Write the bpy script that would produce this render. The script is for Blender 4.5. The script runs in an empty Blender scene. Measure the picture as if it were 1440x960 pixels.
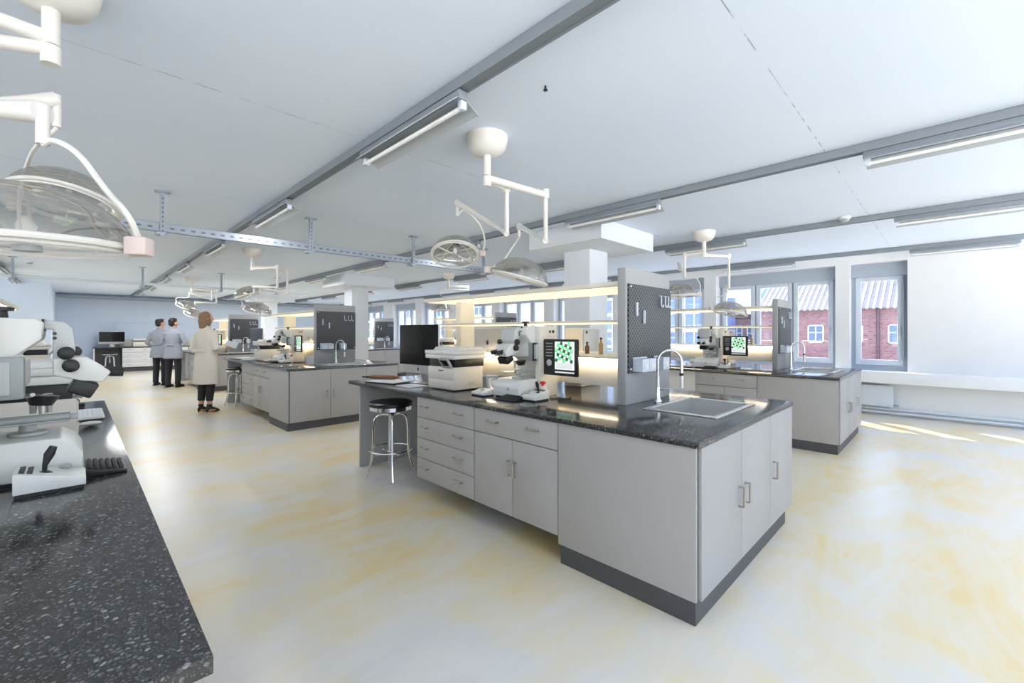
import bpy, bmesh, math, random
from mathutils import Vector, Matrix
random.seed(7)
C = bpy.context.scene.collection
PI = math.pi
S2 = math.sqrt(2)
EYE, F_PX, HZ = 1.43, 614.0, 467.0

def at(px, py, d):
    """world point seen at a photo position, at depth d (metres) from the camera"""
    r = (px - 720) / F_PX
    return Vector((d * (1 + r) / S2, d * (1 - r) / S2, EYE - (py - HZ) / F_PX * d))

# ------------------------------------------------------------------ materials
MATS = {}
def mat(name, col, rough=0.5, metal=0.0, spec=0.5, emit=None, estr=0.0, coat=0.0, var=0.03, vscale=6.0, bump=0.0, bscale=200.0):
    m = bpy.data.materials.new(name); m.use_nodes = True
    nt = m.node_tree; b = nt.nodes['Principled BSDF']
    b.inputs['Roughness'].default_value = rough
    b.inputs['Metallic'].default_value = metal
    b.inputs['Specular IOR Level'].default_value = spec
    if coat:
        b.inputs['Coat Weight'].default_value = coat; b.inputs['Coat Roughness'].default_value = 0.08
    if emit:
        b.inputs['Emission Color'].default_value = (*emit, 1); b.inputs['Emission Strength'].default_value = estr
    tc = nt.nodes.new('ShaderNodeTexCoord')
    n = nt.nodes.new('ShaderNodeTexNoise'); n.inputs['Scale'].default_value = vscale
    nt.links.new(tc.outputs['Object'], n.inputs['Vector'])
    mx = nt.nodes.new('ShaderNodeMix'); mx.data_type = 'RGBA'
    mx.inputs['A'].default_value = (*[max(0, c * (1 - var)) for c in col], 1)
    mx.inputs['B'].default_value = (*[min(1, c * (1 + var)) for c in col], 1)
    nt.links.new(n.outputs['Fac'], mx.inputs['Factor'])
    nt.links.new(mx.outputs['Result'], b.inputs['Base Color'])
    if bump:
        nb = nt.nodes.new('ShaderNodeTexNoise'); nb.inputs['Scale'].default_value = bscale
        nt.links.new(tc.outputs['Object'], nb.inputs['Vector'])
        bp = nt.nodes.new('ShaderNodeBump'); bp.inputs['Strength'].default_value = bump; bp.inputs['Distance'].default_value = 0.002
        nt.links.new(nb.outputs['Fac'], bp.inputs['Height']); nt.links.new(bp.outputs['Normal'], b.inputs['Normal'])
    MATS[name] = m
    return m

def N(nt, t, **kw):
    n = nt.nodes.new(t)
    for k, v in kw.items():
        n.inputs[k].default_value = v
    return n

def ramp(nt, src, stops):
    r = nt.nodes.new('ShaderNodeValToRGB')
    e = r.color_ramp.elements
    while len(e) < len(stops): e.new(0.5)
    for i, (p, c) in enumerate(stops):
        e[i].position = p; e[i].color = (*c, 1)
    nt.links.new(src, r.inputs['Fac'])
    return r

mat('laminate', (0.43, 0.415, 0.40), 0.42)
mat('laminate_end', (0.41, 0.40, 0.395), 0.42)
mat('laminate_white', (0.74, 0.74, 0.75), 0.42)
mat('white_paint', (0.80, 0.81, 0.83), 0.75)
mat('wall_blue', (0.68, 0.77, 0.91), 0.8)
mat('column_paint', (0.74, 0.78, 0.84), 0.8)
mat('plinth', (0.075, 0.075, 0.08), 0.5)
mat('panel_grey', (0.40, 0.405, 0.41), 0.5)
mat('seam', (0.16, 0.16, 0.17), 0.6)
mat('nickel', (0.46, 0.42, 0.36), 0.32, 0.8)
mat('chrome', (0.80, 0.80, 0.80), 0.10, 1.0)
mat('steel', (0.74, 0.74, 0.73), 0.34, 0.75)
mat('galv', (0.34, 0.39, 0.45), 0.42, 0.5)
mat('track_grey', (0.24, 0.27, 0.30), 0.5, 0.2)
mat('reflector', (0.46, 0.50, 0.54), 0.35, 0.3)
mat('device_white', (0.80, 0.79, 0.76), 0.35)
mat('device_cream', (0.80, 0.75, 0.67), 0.4)
mat('device_grey', (0.40, 0.42, 0.42), 0.4)
mat('device_light_grey', (0.58, 0.59, 0.59), 0.4)
mat('black_plastic', (0.015, 0.015, 0.016), 0.38)
mat('black_rubber', (0.02, 0.02, 0.02), 0.6)
mat('black_leather', (0.016, 0.016, 0.018), 0.35, bump=0.2, bscale=120)
mat('screen_black', (0.008, 0.008, 0.008), 0.10, spec=0.25)
mat('silver', (0.62, 0.62, 0.63), 0.35, 0.6)
mat('silver_back', (0.50, 0.49, 0.47), 0.4, 0.3)
mat('lamp_ivory', (0.76, 0.74, 0.70), 0.35)
mat('lamp_pink', (0.70, 0.58, 0.54), 0.45)
mat('red', (0.70, 0.03, 0.03), 0.35)
mat('paper', (0.80, 0.81, 0.83), 0.8)
mat('brown', (0.19, 0.085, 0.03), 0.5, var=0.25, vscale=40)
mat('bottle_brown', (0.16, 0.08, 0.03), 0.2)
mat('bottle_amber', (0.45, 0.30, 0.12), 0.25)
mat('shelf_cream', (0.80, 0.76, 0.66), 0.5)
mat('duct_cream', (0.84, 0.79, 0.70), 0.5)
mat('window_grey', (0.42, 0.48, 0.56), 0.55)
mat('window_white', (0.66, 0.72, 0.80), 0.5)
mat('coat_cream', (0.78, 0.73, 0.66), 0.85, bump=0.25, bscale=60)
mat('coat_blue', (0.33, 0.35, 0.41), 0.85, bump=0.25, bscale=60)
mat('trouser_dark', (0.02, 0.02, 0.025), 0.8)
mat('shoe', (0.012, 0.011, 0.011), 0.35)
mat('skin', (0.62, 0.36, 0.25), 0.5)
mat('hair_dark', (0.012, 0.008, 0.007), 0.45, bump=0.6, bscale=90)
mat('hair_blond', (0.25, 0.15, 0.085), 0.5, var=0.35, vscale=30, bump=0.6, bscale=90)
mat('eye', (0.02, 0.015, 0.012), 0.2)
mat('led', (1, 0.9, 0.72), 0.5, emit=(1, 0.84, 0.60), estr=15.0)
mat('led_panel', (0.9, 0.85, 0.7), 0.5, emit=(1, 0.88, 0.66), estr=0.5)
mat('tube_white', (0.9, 0.91, 0.92), 0.3)  # plain white tube without emission
mat('lcd_white', (0.6, 0.65, 0.6), 0.3, emit=(0.72, 0.80, 0.74), estr=0.75)
mat('lcd_green', (0.1, 0.5, 0.2), 0.3, emit=(0.16, 0.55, 0.25), estr=0.75)
mat('lcd_dark', (0.02, 0.1, 0.05), 0.3, emit=(0.01, 0.09, 0.04), estr=0.5)
mat('lcd_grey', (0.5, 0.5, 0.5), 0.3, emit=(0.6, 0.62, 0.62), estr=0.6)
mat('ground', (0.62, 0.62, 0.62), 0.9)
mat('blue_facade', (0.16, 0.22, 0.42), 0.5)
mat('blue_roof', (0.18, 0.27, 0.55), 0.5)
mat('pale_facade', (0.74, 0.77, 0.80), 0.7)
mat('house_window', (0.10, 0.14, 0.20), 0.15)
mat('house_frame', (0.75, 0.78, 0.82), 0.6)
mat('metal_roof', (0.12, 0.105, 0.11), 0.6)
mat('metal_roof_rib', (0.34, 0.33, 0.34), 0.6)
mat('drainpipe', (0.10, 0.05, 0.06), 0.5)
mat('tree_green', (0.06, 0.11, 0.05), 0.9, var=0.5, vscale=3)
mat('bark', (0.12, 0.08, 0.05), 0.9)
mat('awning', (0.55, 0.12, 0.10), 0.7)

def brick_mat():
    m = bpy.data.materials.new('red_brick'); m.use_nodes = True; nt = m.node_tree; b = nt.nodes['Principled BSDF']
    tc = nt.nodes.new('ShaderNodeTexCoord'); sx = nt.nodes.new('ShaderNodeSeparateXYZ'); cx = nt.nodes.new('ShaderNodeCombineXYZ')
    nt.links.new(tc.outputs['Object'], sx.inputs[0]); nt.links.new(sx.outputs['Y'], cx.inputs['X']); nt.links.new(sx.outputs['Z'], cx.inputs['Y'])
    br = nt.nodes.new('ShaderNodeTexBrick'); nt.links.new(cx.outputs[0], br.inputs['Vector'])
    br.inputs['Color1'].default_value = (0.26, 0.13, 0.125, 1); br.inputs['Color2'].default_value = (0.17, 0.08, 0.08, 1)
    br.inputs['Mortar'].default_value = (0.28, 0.20, 0.20, 1); br.inputs['Scale'].default_value = 1.6; br.inputs['Mortar Size'].default_value = 0.02
    nt.links.new(br.outputs['Color'], b.inputs['Base Color']); b.inputs['Roughness'].default_value = 0.9
    MATS['red_brick'] = m
brick_mat()

def granite_mat():
    m = bpy.data.materials.new('speckled_granite'); m.use_nodes = True; nt = m.node_tree; b = nt.nodes['Principled BSDF']
    tc = nt.nodes.new('ShaderNodeTexCoord')
    mp = nt.nodes.new('ShaderNodeMapping'); mp.inputs['Scale'].default_value = (1, 1, 1); mp.inputs['Rotation'].default_value = (0, 0, 0.5)
    nt.links.new(tc.outputs['Object'], mp.inputs['Vector'])
    nz = N(nt, 'ShaderNodeTexNoise', Scale=30.0); nt.links.new(mp.outputs[0], nz.inputs['Vector'])
    ad = nt.nodes.new('ShaderNodeMixRGB'); ad.blend_type = 'ADD'; ad.inputs['Fac'].default_value = 0.02
    nt.links.new(mp.outputs[0], ad.inputs['Color1']); nt.links.new(nz.outputs['Color'], ad.inputs['Color2'])
    def specks(scale, t0, t1, prob):
        v = N(nt, 'ShaderNodeTexVoronoi', Scale=scale); nt.links.new(ad.outputs[0], v.inputs['Vector'])
        r1 = ramp(nt, v.outputs['Distance'], [(t0, (1, 1, 1)), (t1, (0, 0, 0))])
        sp = nt.nodes.new('ShaderNodeSeparateColor'); nt.links.new(v.outputs['Color'], sp.inputs[0])
        r2 = ramp(nt, sp.outputs[0], [(prob, (0, 0, 0)), (prob + 0.05, (1, 1, 1))])
        mu = nt.nodes.new('ShaderNodeMath'); mu.operation = 'MULTIPLY'
        nt.links.new(r1.outputs[0], mu.inputs[0]); nt.links.new(r2.outputs[0], mu.inputs[1])
        return mu
    a = specks(105, 0.30, 0.45, 0.60); c = specks(240, 0.30, 0.45, 0.45); d2 = specks(62, 0.20, 0.30, 0.74)
    col = nt.nodes.new('ShaderNodeMixRGB'); col.inputs['Color1'].default_value = (0.020, 0.020, 0.022, 1); col.inputs['Color2'].default_value = (0.15, 0.15, 0.15, 1)
    nt.links.new(a.outputs[0], col.inputs['Fac'])
    col2 = nt.nodes.new('ShaderNodeMixRGB'); col2.inputs['Color2'].default_value = (0.10, 0.10, 0.10, 1)
    nt.links.new(c.outputs[0], col2.inputs['Fac']); nt.links.new(col.outputs[0], col2.inputs['Color1'])
    col3 = nt.nodes.new('ShaderNodeMixRGB'); col3.inputs['Color2'].default_value = (0.26, 0.255, 0.25, 1)
    nt.links.new(d2.outputs[0], col3.inputs['Fac']); nt.links.new(col2.outputs[0], col3.inputs['Color1'])
    nt.links.new(col3.outputs[0], b.inputs['Base Color'])
    b.inputs['Roughness'].default_value = 0.11; b.inputs['Specular IOR Level'].default_value = 0.85
    nb = N(nt, 'ShaderNodeTexNoise', Scale=170.0); nt.links.new(tc.outputs['Object'], nb.inputs['Vector'])
    bp = nt.nodes.new('ShaderNodeBump'); bp.inputs['Strength'].default_value = 0.12; bp.inputs['Distance'].default_value = 0.002
    nt.links.new(nb.outputs['Fac'], bp.inputs['Height']); nt.links.new(bp.outputs['Normal'], b.inputs['Normal'])
    MATS['granite'] = m
granite_mat()

def floor_mat():
    m = bpy.data.materials.new('polished_screed'); m.use_nodes = True; nt = m.node_tree; b = nt.nodes['Principled BSDF']
    tc = nt.nodes.new('ShaderNodeTexCoord')
    n1 = N(nt, 'ShaderNodeTexNoise', Scale=0.95, Detail=9.0, Roughness=0.62, Distortion=0.4); nt.links.new(tc.outputs['Object'], n1.inputs['Vector'])
    mp = nt.nodes.new('ShaderNodeMapping'); mp.inputs['Rotation'].default_value = (0, 0, 0.3); mp.inputs['Scale'].default_value = (0.5, 1.7, 1)
    nt.links.new(tc.outputs['Object'], mp.inputs['Vector'])
    n2 = N(nt, 'ShaderNodeTexNoise', Scale=1.6, Detail=8.0, Roughness=0.7, Distortion=1.2); nt.links.new(mp.outputs[0], n2.inputs['Vector'])
    r1 = ramp(nt, n1.outputs['Fac'], [(0.38, (0.70, 0.68, 0.65)), (0.48, (0.76, 0.68, 0.51)), (0.60, (0.78, 0.61, 0.30))])
    r2 = ramp(nt, n2.outputs['Fac'], [(0.43, (0, 0, 0)), (0.60, (1, 1, 1))])
    mx = nt.nodes.new('ShaderNodeMixRGB'); mx.inputs['Color2'].default_value = (0.77, 0.74, 0.69, 1)
    mu = nt.nodes.new('ShaderNodeMath'); mu.operation = 'MULTIPLY'; mu.inputs[1].default_value = 0.6
    nt.links.new(r2.outputs[0], mu.inputs[0]); nt.links.new(mu.outputs[0], mx.inputs['Fac']); nt.links.new(r1.outputs[0], mx.inputs['Color1'])
    nt.links.new(mx.outputs[0], b.inputs['Base Color'])
    b.inputs['Roughness'].default_value = 0.30; b.inputs['Specular IOR Level'].default_value = 0.55
    MATS['floor'] = m
floor_mat()

def ceiling_mat():
    m = bpy.data.materials.new('ceiling_paint'); m.use_nodes = True; nt = m.node_tree; b = nt.nodes['Principled BSDF']
    tc = nt.nodes.new('ShaderNodeTexCoord')
    n1 = N(nt, 'ShaderNodeTexNoise', Scale=0.5, Detail=3.0); nt.links.new(tc.outputs['Object'], n1.inputs['Vector'])
    r1 = ramp(nt, n1.outputs['Fac'], [(0.3, (0.73, 0.82, 0.95)), (0.7, (0.78, 0.86, 0.97))])
    sx = nt.nodes.new('ShaderNodeSeparateXYZ'); nt.links.new(tc.outputs['Object'], sx.inputs[0])
    # board joints every 2.27 m, running across the room: hairline and broken
    ad = nt.nodes.new('ShaderNodeMath'); ad.operation = 'ADD'; ad.inputs[1].default_value = 20 * 2.27 - 0.66
    md = nt.nodes.new('ShaderNodeMath'); md.operation = 'MODULO'; md.inputs[1].default_value = 2.27
    lt = nt.nodes.new('ShaderNodeMath'); lt.operation = 'LESS_THAN'; lt.inputs[1].default_value = 0.006
    nt.links.new(sx.outputs['Y'], ad.inputs[0]); nt.links.new(ad.outputs[0], md.inputs[0]); nt.links.new(md.outputs[0], lt.inputs[0])
    n2 = N(nt, 'ShaderNodeTexNoise', Scale=9.0, Detail=3.0); nt.links.new(tc.outputs['Object'], n2.inputs['Vector'])
    r2 = ramp(nt, n2.outputs['Fac'], [(0.42, (0, 0, 0)), (0.60, (0.7, 0.7, 0.7))])
    mu = nt.nodes.new('ShaderNodeMath'); mu.operation = 'MULTIPLY'; nt.links.new(lt.outputs[0], mu.inputs[0]); nt.links.new(r2.outputs[0], mu.inputs[1])
    mx = nt.nodes.new('ShaderNodeMixRGB'); mx.inputs['Color2'].default_value = (0.22, 0.23, 0.25, 1)
    nt.links.new(mu.outputs[0], mx.inputs['Fac']); nt.links.new(r1.outputs[0], mx.inputs['Color1'])
    nt.links.new(mx.outputs[0], b.inputs['Base Color']); b.inputs['Roughness'].default_value = 0.85
    MATS['ceiling'] = m
ceiling_mat()

def pegboard_mat():
    m = bpy.data.materials.new('perforated_board'); m.use_nodes = True; nt = m.node_tree; b = nt.nodes['Principled BSDF']
    tc = nt.nodes.new('ShaderNodeTexCoord'); sx = nt.nodes.new('ShaderNodeSeparateXYZ'); nt.links.new(tc.outputs['Object'], sx.inputs[0])
    cx = nt.nodes.new('ShaderNodeCombineXYZ'); nt.links.new(sx.outputs['X'], cx.inputs['X']); nt.links.new(sx.outputs['Z'], cx.inputs['Y'])
    mp = nt.nodes.new('ShaderNodeMapping'); mp.inputs['Rotation'].default_value = (0, 0, PI / 4); mp.inputs['Scale'].default_value = (38, 38, 1)
    nt.links.new(cx.outputs[0], mp.inputs['Vector'])
    v = nt.nodes.new('ShaderNodeTexVoronoi'); v.voronoi_dimensions = '2D'; v.inputs['Scale'].default_value = 1.0; v.inputs['Randomness'].default_value = 0.0
    nt.links.new(mp.outputs[0], v.inputs['Vector'])
    r = ramp(nt, v.outputs['Distance'], [(0.30, (0.020, 0.021, 0.023)), (0.40, (0.12, 0.127, 0.135))])
    nt.links.new(r.outputs[0], b.inputs['Base Color']); b.inputs['Roughness'].default_value = 0.45
    MATS['pegboard'] = m
pegboard_mat()

def clear_mat(name, tint, gloss, fac0, fac1, rough=0.05):
    m = bpy.data.materials.new(name); m.use_nodes = True; nt = m.node_tree; nt.nodes.clear()
    out = nt.nodes.new('ShaderNodeOutputMaterial'); tr = nt.nodes.new('ShaderNodeBsdfTransparent'); gl = nt.nodes.new('ShaderNodeBsdfGlossy')
    tr.inputs[0].default_value = (*tint, 1); gl.inputs[0].default_value = (*gloss, 1); gl.inputs['Roughness'].default_value = rough
    lw = nt.nodes.new('ShaderNodeLayerWeight'); lw.inputs['Blend'].default_value = 0.35
    mr = nt.nodes.new('ShaderNodeMapRange'); mr.inputs['To Min'].default_value = fac0; mr.inputs['To Max'].default_value = fac1
    nt.links.new(lw.outputs['Facing'], mr.inputs['Value'])
    mx = nt.nodes.new('ShaderNodeMixShader'); nt.links.new(mr.outputs[0], mx.inputs[0]); nt.links.new(tr.outputs[0], mx.inputs[1]); nt.links.new(gl.outputs[0], mx.inputs[2])
    nt.links.new(mx.outputs[0], out.inputs['Surface']); MATS[name] = m
clear_mat('window_glass', (0.95, 0.97, 1.0), (0.9, 0.95, 1.0), 0.03, 0.5, 0.02)
clear_mat('lamp_dome', (0.78, 0.76, 0.72), (0.78, 0.77, 0.74), 0.20, 0.80, 0.06)
clear_mat('clear_plastic', (0.88, 0.90, 0.90), (0.9, 0.9, 0.9), 0.10, 0.6, 0.1)

# ------------------------------------------------------------------ mesh builder
XF = [None]      # optional transform of building coordinates (used to mirror a bench)
class MB:
    def __init__(s): s.v = []; s.f = []; s.mi = []; s.mats = ['']; s.cur = 0
    def use(s, name):
        if name not in s.mats: s.mats.append(name)
        s.cur = s.mats.index(name); return s
    def add(s, vs, fs):
        b = len(s.v); s.v += [tuple(v) for v in vs]; s.f += [tuple(b + i for i in f) for f in fs]; s.mi += [s.cur] * len(fs); return s
    def bm(s, bm):
        bm.verts.index_update(); return s.add([v.co.copy() for v in bm.verts], [[v.index for v in f.verts] for f in bm.faces])
    def box(s, x0, x1, y0, y1, z0, z1, b=0.0, seg=2, M=None):
        bm = bmesh.new(); bmesh.ops.create_cube(bm, size=1.0)
        for v in bm.verts:
            v.co = Vector(((x0 + x1) / 2 + v.co.x * (x1 - x0), (y0 + y1) / 2 + v.co.y * (y1 - y0), (z0 + z1) / 2 + v.co.z * (z1 - z0)))
        if b > 0:
            bmesh.ops.bevel(bm, geom=list(bm.edges), offset=b, segments=seg, profile=0.5, affect='EDGES')
        if M is not None: bm.transform(M)
        s.bm(bm); bm.free(); return s
    def prism(s, poly, plane, a, c, b=0.0, M=None):
        def P(u, w, h): return {'xz': (u, h, w), 'yz': (h, u, w), 'xy': (u, w, h)}[plane]
        bm = bmesh.new(); n = len(poly)
        A = [bm.verts.new(P(u, w, a)) for u, w in poly]; B = [bm.verts.new(P(u, w, c)) for u, w in poly]
        bm.faces.new(A); bm.faces.new(B[::-1])
        for i in range(n): bm.faces.new((A[i], B[i], B[(i + 1) % n], A[(i + 1) % n]))
        bmesh.ops.recalc_face_normals(bm, faces=bm.faces)
        if b > 0: bmesh.ops.bevel(bm, geom=list(bm.edges), offset=b, segments=2, profile=0.5, affect='EDGES')
        if M is not None: bm.transform(M)
        s.bm(bm); bm.free(); return s
    def tube(s, pts, r, n=10, smooth=0, caps=True):
        P = [Vector(p) for p in pts]; R = list(r) if isinstance(r, (list, tuple)) else [r] * len(P)
        for _ in range(smooth):
            Q, RR = [P[0]], [R[0]]
            for i in range(len(P) - 1):
                Q += [P[i].lerp(P[i + 1], .25), P[i].lerp(P[i + 1], .75)]; RR += [R[i] * .75 + R[i + 1] * .25, R[i] * .25 + R[i + 1] * .75]
            P, R = Q + [P[-1]], RR + [R[-1]]
        T = [(P[min(i + 1, len(P) - 1)] - P[max(i - 1, 0)]).normalized() for i in range(len(P))]
        up = Vector((0, 0, 1)) if abs(T[0].z) < 0.9 else Vector((1, 0, 0))
        u = T[0].cross(up).normalized(); vs = []
        for i, p in enumerate(P):
            u = (u - T[i] * u.dot(T[i])).normalized(); w = T[i].cross(u)
            for k in range(n):
                a = 2 * PI * k / n; vs.append(p + (u * math.cos(a) + w * math.sin(a)) * R[i])
        fs = []
        for i in range(len(P) - 1):
            for k in range(n):
                fs.append((i * n + k, i * n + (k + 1) % n, (i + 1) * n + (k + 1) % n, (i + 1) * n + k))
        if caps: fs += [tuple(range(n))[::-1], tuple((len(P) - 1) * n + k for k in range(n))]
        return s.add(vs, fs)
    def lathe(s, prof, c=(0, 0, 0), ax=(0, 0, 1), n=28, close=True):
        c = Vector(c); ax = Vector(ax).normalized(); q = Vector((0, 0, 1)).rotation_difference(ax); vs = []
        for r, h in prof:
            for k in range(n):
                a = 2 * PI * k / n; vs.append(c + q @ Vector((max(r, 1e-4) * math.cos(a), max(r, 1e-4) * math.sin(a), h)))
        fs = []
        for i in range(len(prof) - 1):
            for k in range(n): fs.append((i * n + k, i * n + (k + 1) % n, (i + 1) * n + (k + 1) % n, (i + 1) * n + k))
        if close: fs += [tuple(range(n))[::-1], tuple((len(prof) - 1) * n + k for k in range(n))]
        return s.add(vs, fs)
    def ring(s, c, R, r, ax=(0, 0, 1), n=40, m=8):
        c = Vector(c); q = Vector((0, 0, 1)).rotation_difference(Vector(ax).normalized()); vs = []; fs = []
        for i in range(n):
            a = 2 * PI * i / n
            for k in range(m):
                t = 2 * PI * k / m; rr = R + r * math.cos(t); vs.append(c + q @ Vector((rr * math.cos(a), rr * math.sin(a), r * math.sin(t))))
        for i in range(n):
            for k in range(m): fs.append((i * m + k, ((i + 1) % n) * m + k, ((i + 1) % n) * m + (k + 1) % m, i * m + (k + 1) % m))
        return s.add(vs, fs)
    def ball(s, c, r, seg=16, M=None):
        bm = bmesh.new(); bmesh.ops.create_uvsphere(bm, u_segments=seg, v_segments=max(6, seg // 2), radius=1.0)
        r = r if isinstance(r, (tuple, list)) else (r, r, r)
        for v in bm.verts: v.co = Vector((v.co.x * r[0], v.co.y * r[1], v.co.z * r[2]))
        if M is not None: bm.transform(M)
        for v in bm.verts: v.co += Vector(c)
        s.bm(bm); bm.free(); return s
    def build(s, name, material=None, parent=None, ang=35, recalc=True):
        org = ORG.get(parent, Vector((0, 0, 0))) if parent is not None else Vector((0, 0, 0))
        xf = XF[0]
        vs = [Vector(v) for v in s.v]
        if xf: vs = [Vector(xf(v)) for v in vs]
        me = bpy.data.meshes.new(name); me.from_pydata([v - org for v in vs], [], s.f)
        used = list(dict.fromkeys(s.mi))
        names = [(material if i == 0 else s.mats[i]) for i in used]
        for nm in names: me.materials.append(MATS[nm])
        lut = {u: i for i, u in enumerate(used)}
        me.polygons.foreach_set('material_index', [lut[i] for i in s.mi])
        if recalc:
            bm = bmesh.new(); bm.from_mesh(me); bmesh.ops.recalc_face_normals(bm, faces=bm.faces); bm.to_mesh(me); bm.free()
        me.shade_smooth(); me.set_sharp_from_angle(angle=math.radians(ang)); me.update()
        o = bpy.data.objects.new(name, me); C.objects.link(o)
        if parent is not None:
            o.parent = parent; ORG[o] = org
        return o

ORG = {}
REG = []          # things of the island now being built: (root, label template)
PLACE = ['']
def tagit(o, label, cat, group=None):
    o['label'] = label.replace('{p}', PLACE[0]); o['category'] = cat
    if group: o['group'] = group
    REG.append((o, label))
def thing(name, label, cat, loc, group=None):
    o = bpy.data.objects.new(name, None); C.objects.link(o); o.empty_display_size = 0.1
    l = Vector(loc)
    if XF[0]: l = Vector(XF[0](l))
    o.location = l; ORG[o] = l
    tagit(o, label, cat, group)
    return o
def struct(o):
    o['kind'] = 'structure'; return o
def copy_thing(root, off, label):
    r = root.copy(); C.objects.link(r); r.location = root.location + Vector(off); r['label'] = label
    for ch in root.children:
        c = ch.copy(); C.objects.link(c); c.parent = r
        for g in ch.children:
            d = g.copy(); C.objects.link(d); d.parent = c
    return r

# ------------------------------------------------------------------ room shell
XW = 9.92; XL = -4.2; YB = -3.2; YF = 21.9; ZC = 2.8
struct(MB().box(XL - .3, XW + .5, YB - .3, YF + .3, -0.25, 0).build('floor', 'floor'))
struct(MB().box(XL - .3, XW + .5, YB - .3, YF + .3, ZC, ZC + .25).build('ceiling', 'ceiling'))
struct(MB().box(XL - .3, XW + .5, YF, YF + .3, 0, ZC).build('wall_far', 'wall_blue'))
lw = MB().box(XL - .3, XL, YB, YF, 0, .75).box(XL - .3, XL, YB, YF, 2.66, ZC)  # unseen wall; openings between its piers added to let daylight in
yy = YB
while yy < YF - .2:
    lw.box(XL - .3, XL, yy, yy + 1.6, .75, 2.66); yy += 2.45
struct(lw.build('wall_left', 'white_paint'))
bw = MB().box(XL - .3, XW + .5, YB - .3, YB, 0, .75).box(XL - .3, XW + .5, YB - .3, YB, 2.66, ZC)  # out of view, left mostly open above the sill as an added daylight source
xx = XL - .3
while xx < XW + .5:
    bw.box(xx, xx + .25, YB - .3, YB, .75, 2.66); xx += 2.40
struct(bw.build('wall_back', 'white_paint'))
struct(MB().box(XL, -0.48, 17.5, 21.9, 0, ZC).build('wall_recess', 'wall_blue'))
OPEN = [(0.49, 1.27), (1.48, 3.60), (3.86, 5.85), (6.20, 8.19), (8.57, 10.50), (10.90, 12.85), (13.30, 15.10), (15.56, 17.35), (18.20, 20.10)]
ZS, ZT = 0.745, 2.655
w = MB(); w.box(XW, XW + .45, YB, YF, 0, ZS).box(XW, XW + .45, YB, YF, ZT, ZC)
ys = [YB] + [v for o in OPEN for v in o] + [YF]
for i in range(0, len(ys), 2): w.box(XW, XW + .45, ys[i], ys[i + 1], ZS, ZT)
struct(w.build('wall_right', 'white_paint'))
for i, (y0, y1) in enumerate(OPEN):
    n = 1 if y1 - y0 < 1 else 3
    X = XW + .24
    f = MB()
    f.box(X, X + .07, y0, y0 + .07, ZS, ZT).box(X, X + .07, y1 - .07, y1, ZS, ZT).box(X, X + .07, y0 + .07, y1 - .07, ZS, ZS + .11)
    f.box(X - .06, X + .07, y0 + .0, y1 - .0, 2.42, ZT, .004)
    cw = (y1 - y0 - .1) / n
    for k in range(1, n): f.box(X, X + .07, y0 + .05 + k * cw - .02, y0 + .05 + k * cw + .02, ZS + .11, 2.42)
    win = struct(f.build('window_%d' % (i + 1), 'window_grey'))
    for k in range(n):
        a, b = y0 + .05 + k * cw + .015, y0 + .05 + (k + 1) * cw - .015
        sf = MB(); t = .075
        za, zb = ZS + .10, 2.42
        sf.box(X - .03, X + .04, a, a + t, za, zb, .004).box(X - .03, X + .04, b - t, b, za, zb, .004)
        sf.box(X - .03, X + .04, a + t, b - t, za, za + t + .02, .004).box(X - .03, X + .04, a + t, b - t, zb - t, zb, .004)
        s = sf.build('window_sash', 'window_white', win)
        MB().box(X + .0, X + .008, a + t, b - t, za + t, zb - t).build('window_pane', 'window_glass', s)
        MB().box(X - .055, X - .03, a + .03, a + .05, 1.45, 1.52, .003).tube([(X - .055, a + .04, 1.50), (X - .055, a + .04, 1.38)], .008).build('window_handle', 'silver', s)
    if i == 0:
        MB().box(X - .09, X - .03, y0 + .055, y0 + .075, .95, 2.40, .003).build('blind_chain', 'galv', win)
# ledge along the window wall, skirting pipes
struct(MB().box(9.62, XW, YB, YF, .57, .76, .006).build('trim_1', 'white_paint'))
for k, z in enumerate((.05, .115)):
    pm = MB().tube([(9.86, YB + .02, z), (9.86, YF - .02, z)], .022, 10)
    for y in (-1.5, .45, 2.4, 4.4, 6.4, 9, 12): pm.box(9.86, XW - .004, y, y + .03, z - .015, z + .015)
    pm.build('heating_pipe', 'window_white')
    o = bpy.context.scene.objects[[ob.name for ob in C.objects][-1]]
    tagit(o, ('lower' if k == 0 else 'upper') + ' pale heating pipe running along the floor under the windows', 'pipe', 'heating pipes under the windows')
t = thing('radiator', 'white flat panel radiator under the single window', 'radiator', (9.81, .95, .15))
MB().box(9.78, 9.85, .66, 1.30, .155, .515, .008).build('panel', 'window_white', t)
MB().box(9.85, XW - .004, .8, .84, .25, .45).box(9.85, XW - .001, 1.1, 1.14, .25, .45).build('bracket', 'galv', t)
MB().tube([(9.82, .66, .19), (9.82, .60, .19), (9.82, .60, .165)], .012).build('valve', 'device_grey', t)

# columns with capitals
for k, (y0, y1) in enumerate(((3.42, 3.86), (10.57, 11.02), (17.72, 18.17))):
    c = MB().box(4.9, 5.34, y0, y1, 0, 2.56, .01).box(4.45, 5.75, y0 - .48 - (.1 if k else 0), y1 + .25, 2.56, ZC)
    struct(c.build('column_%d' % (k + 1), 'column_paint'))

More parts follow.
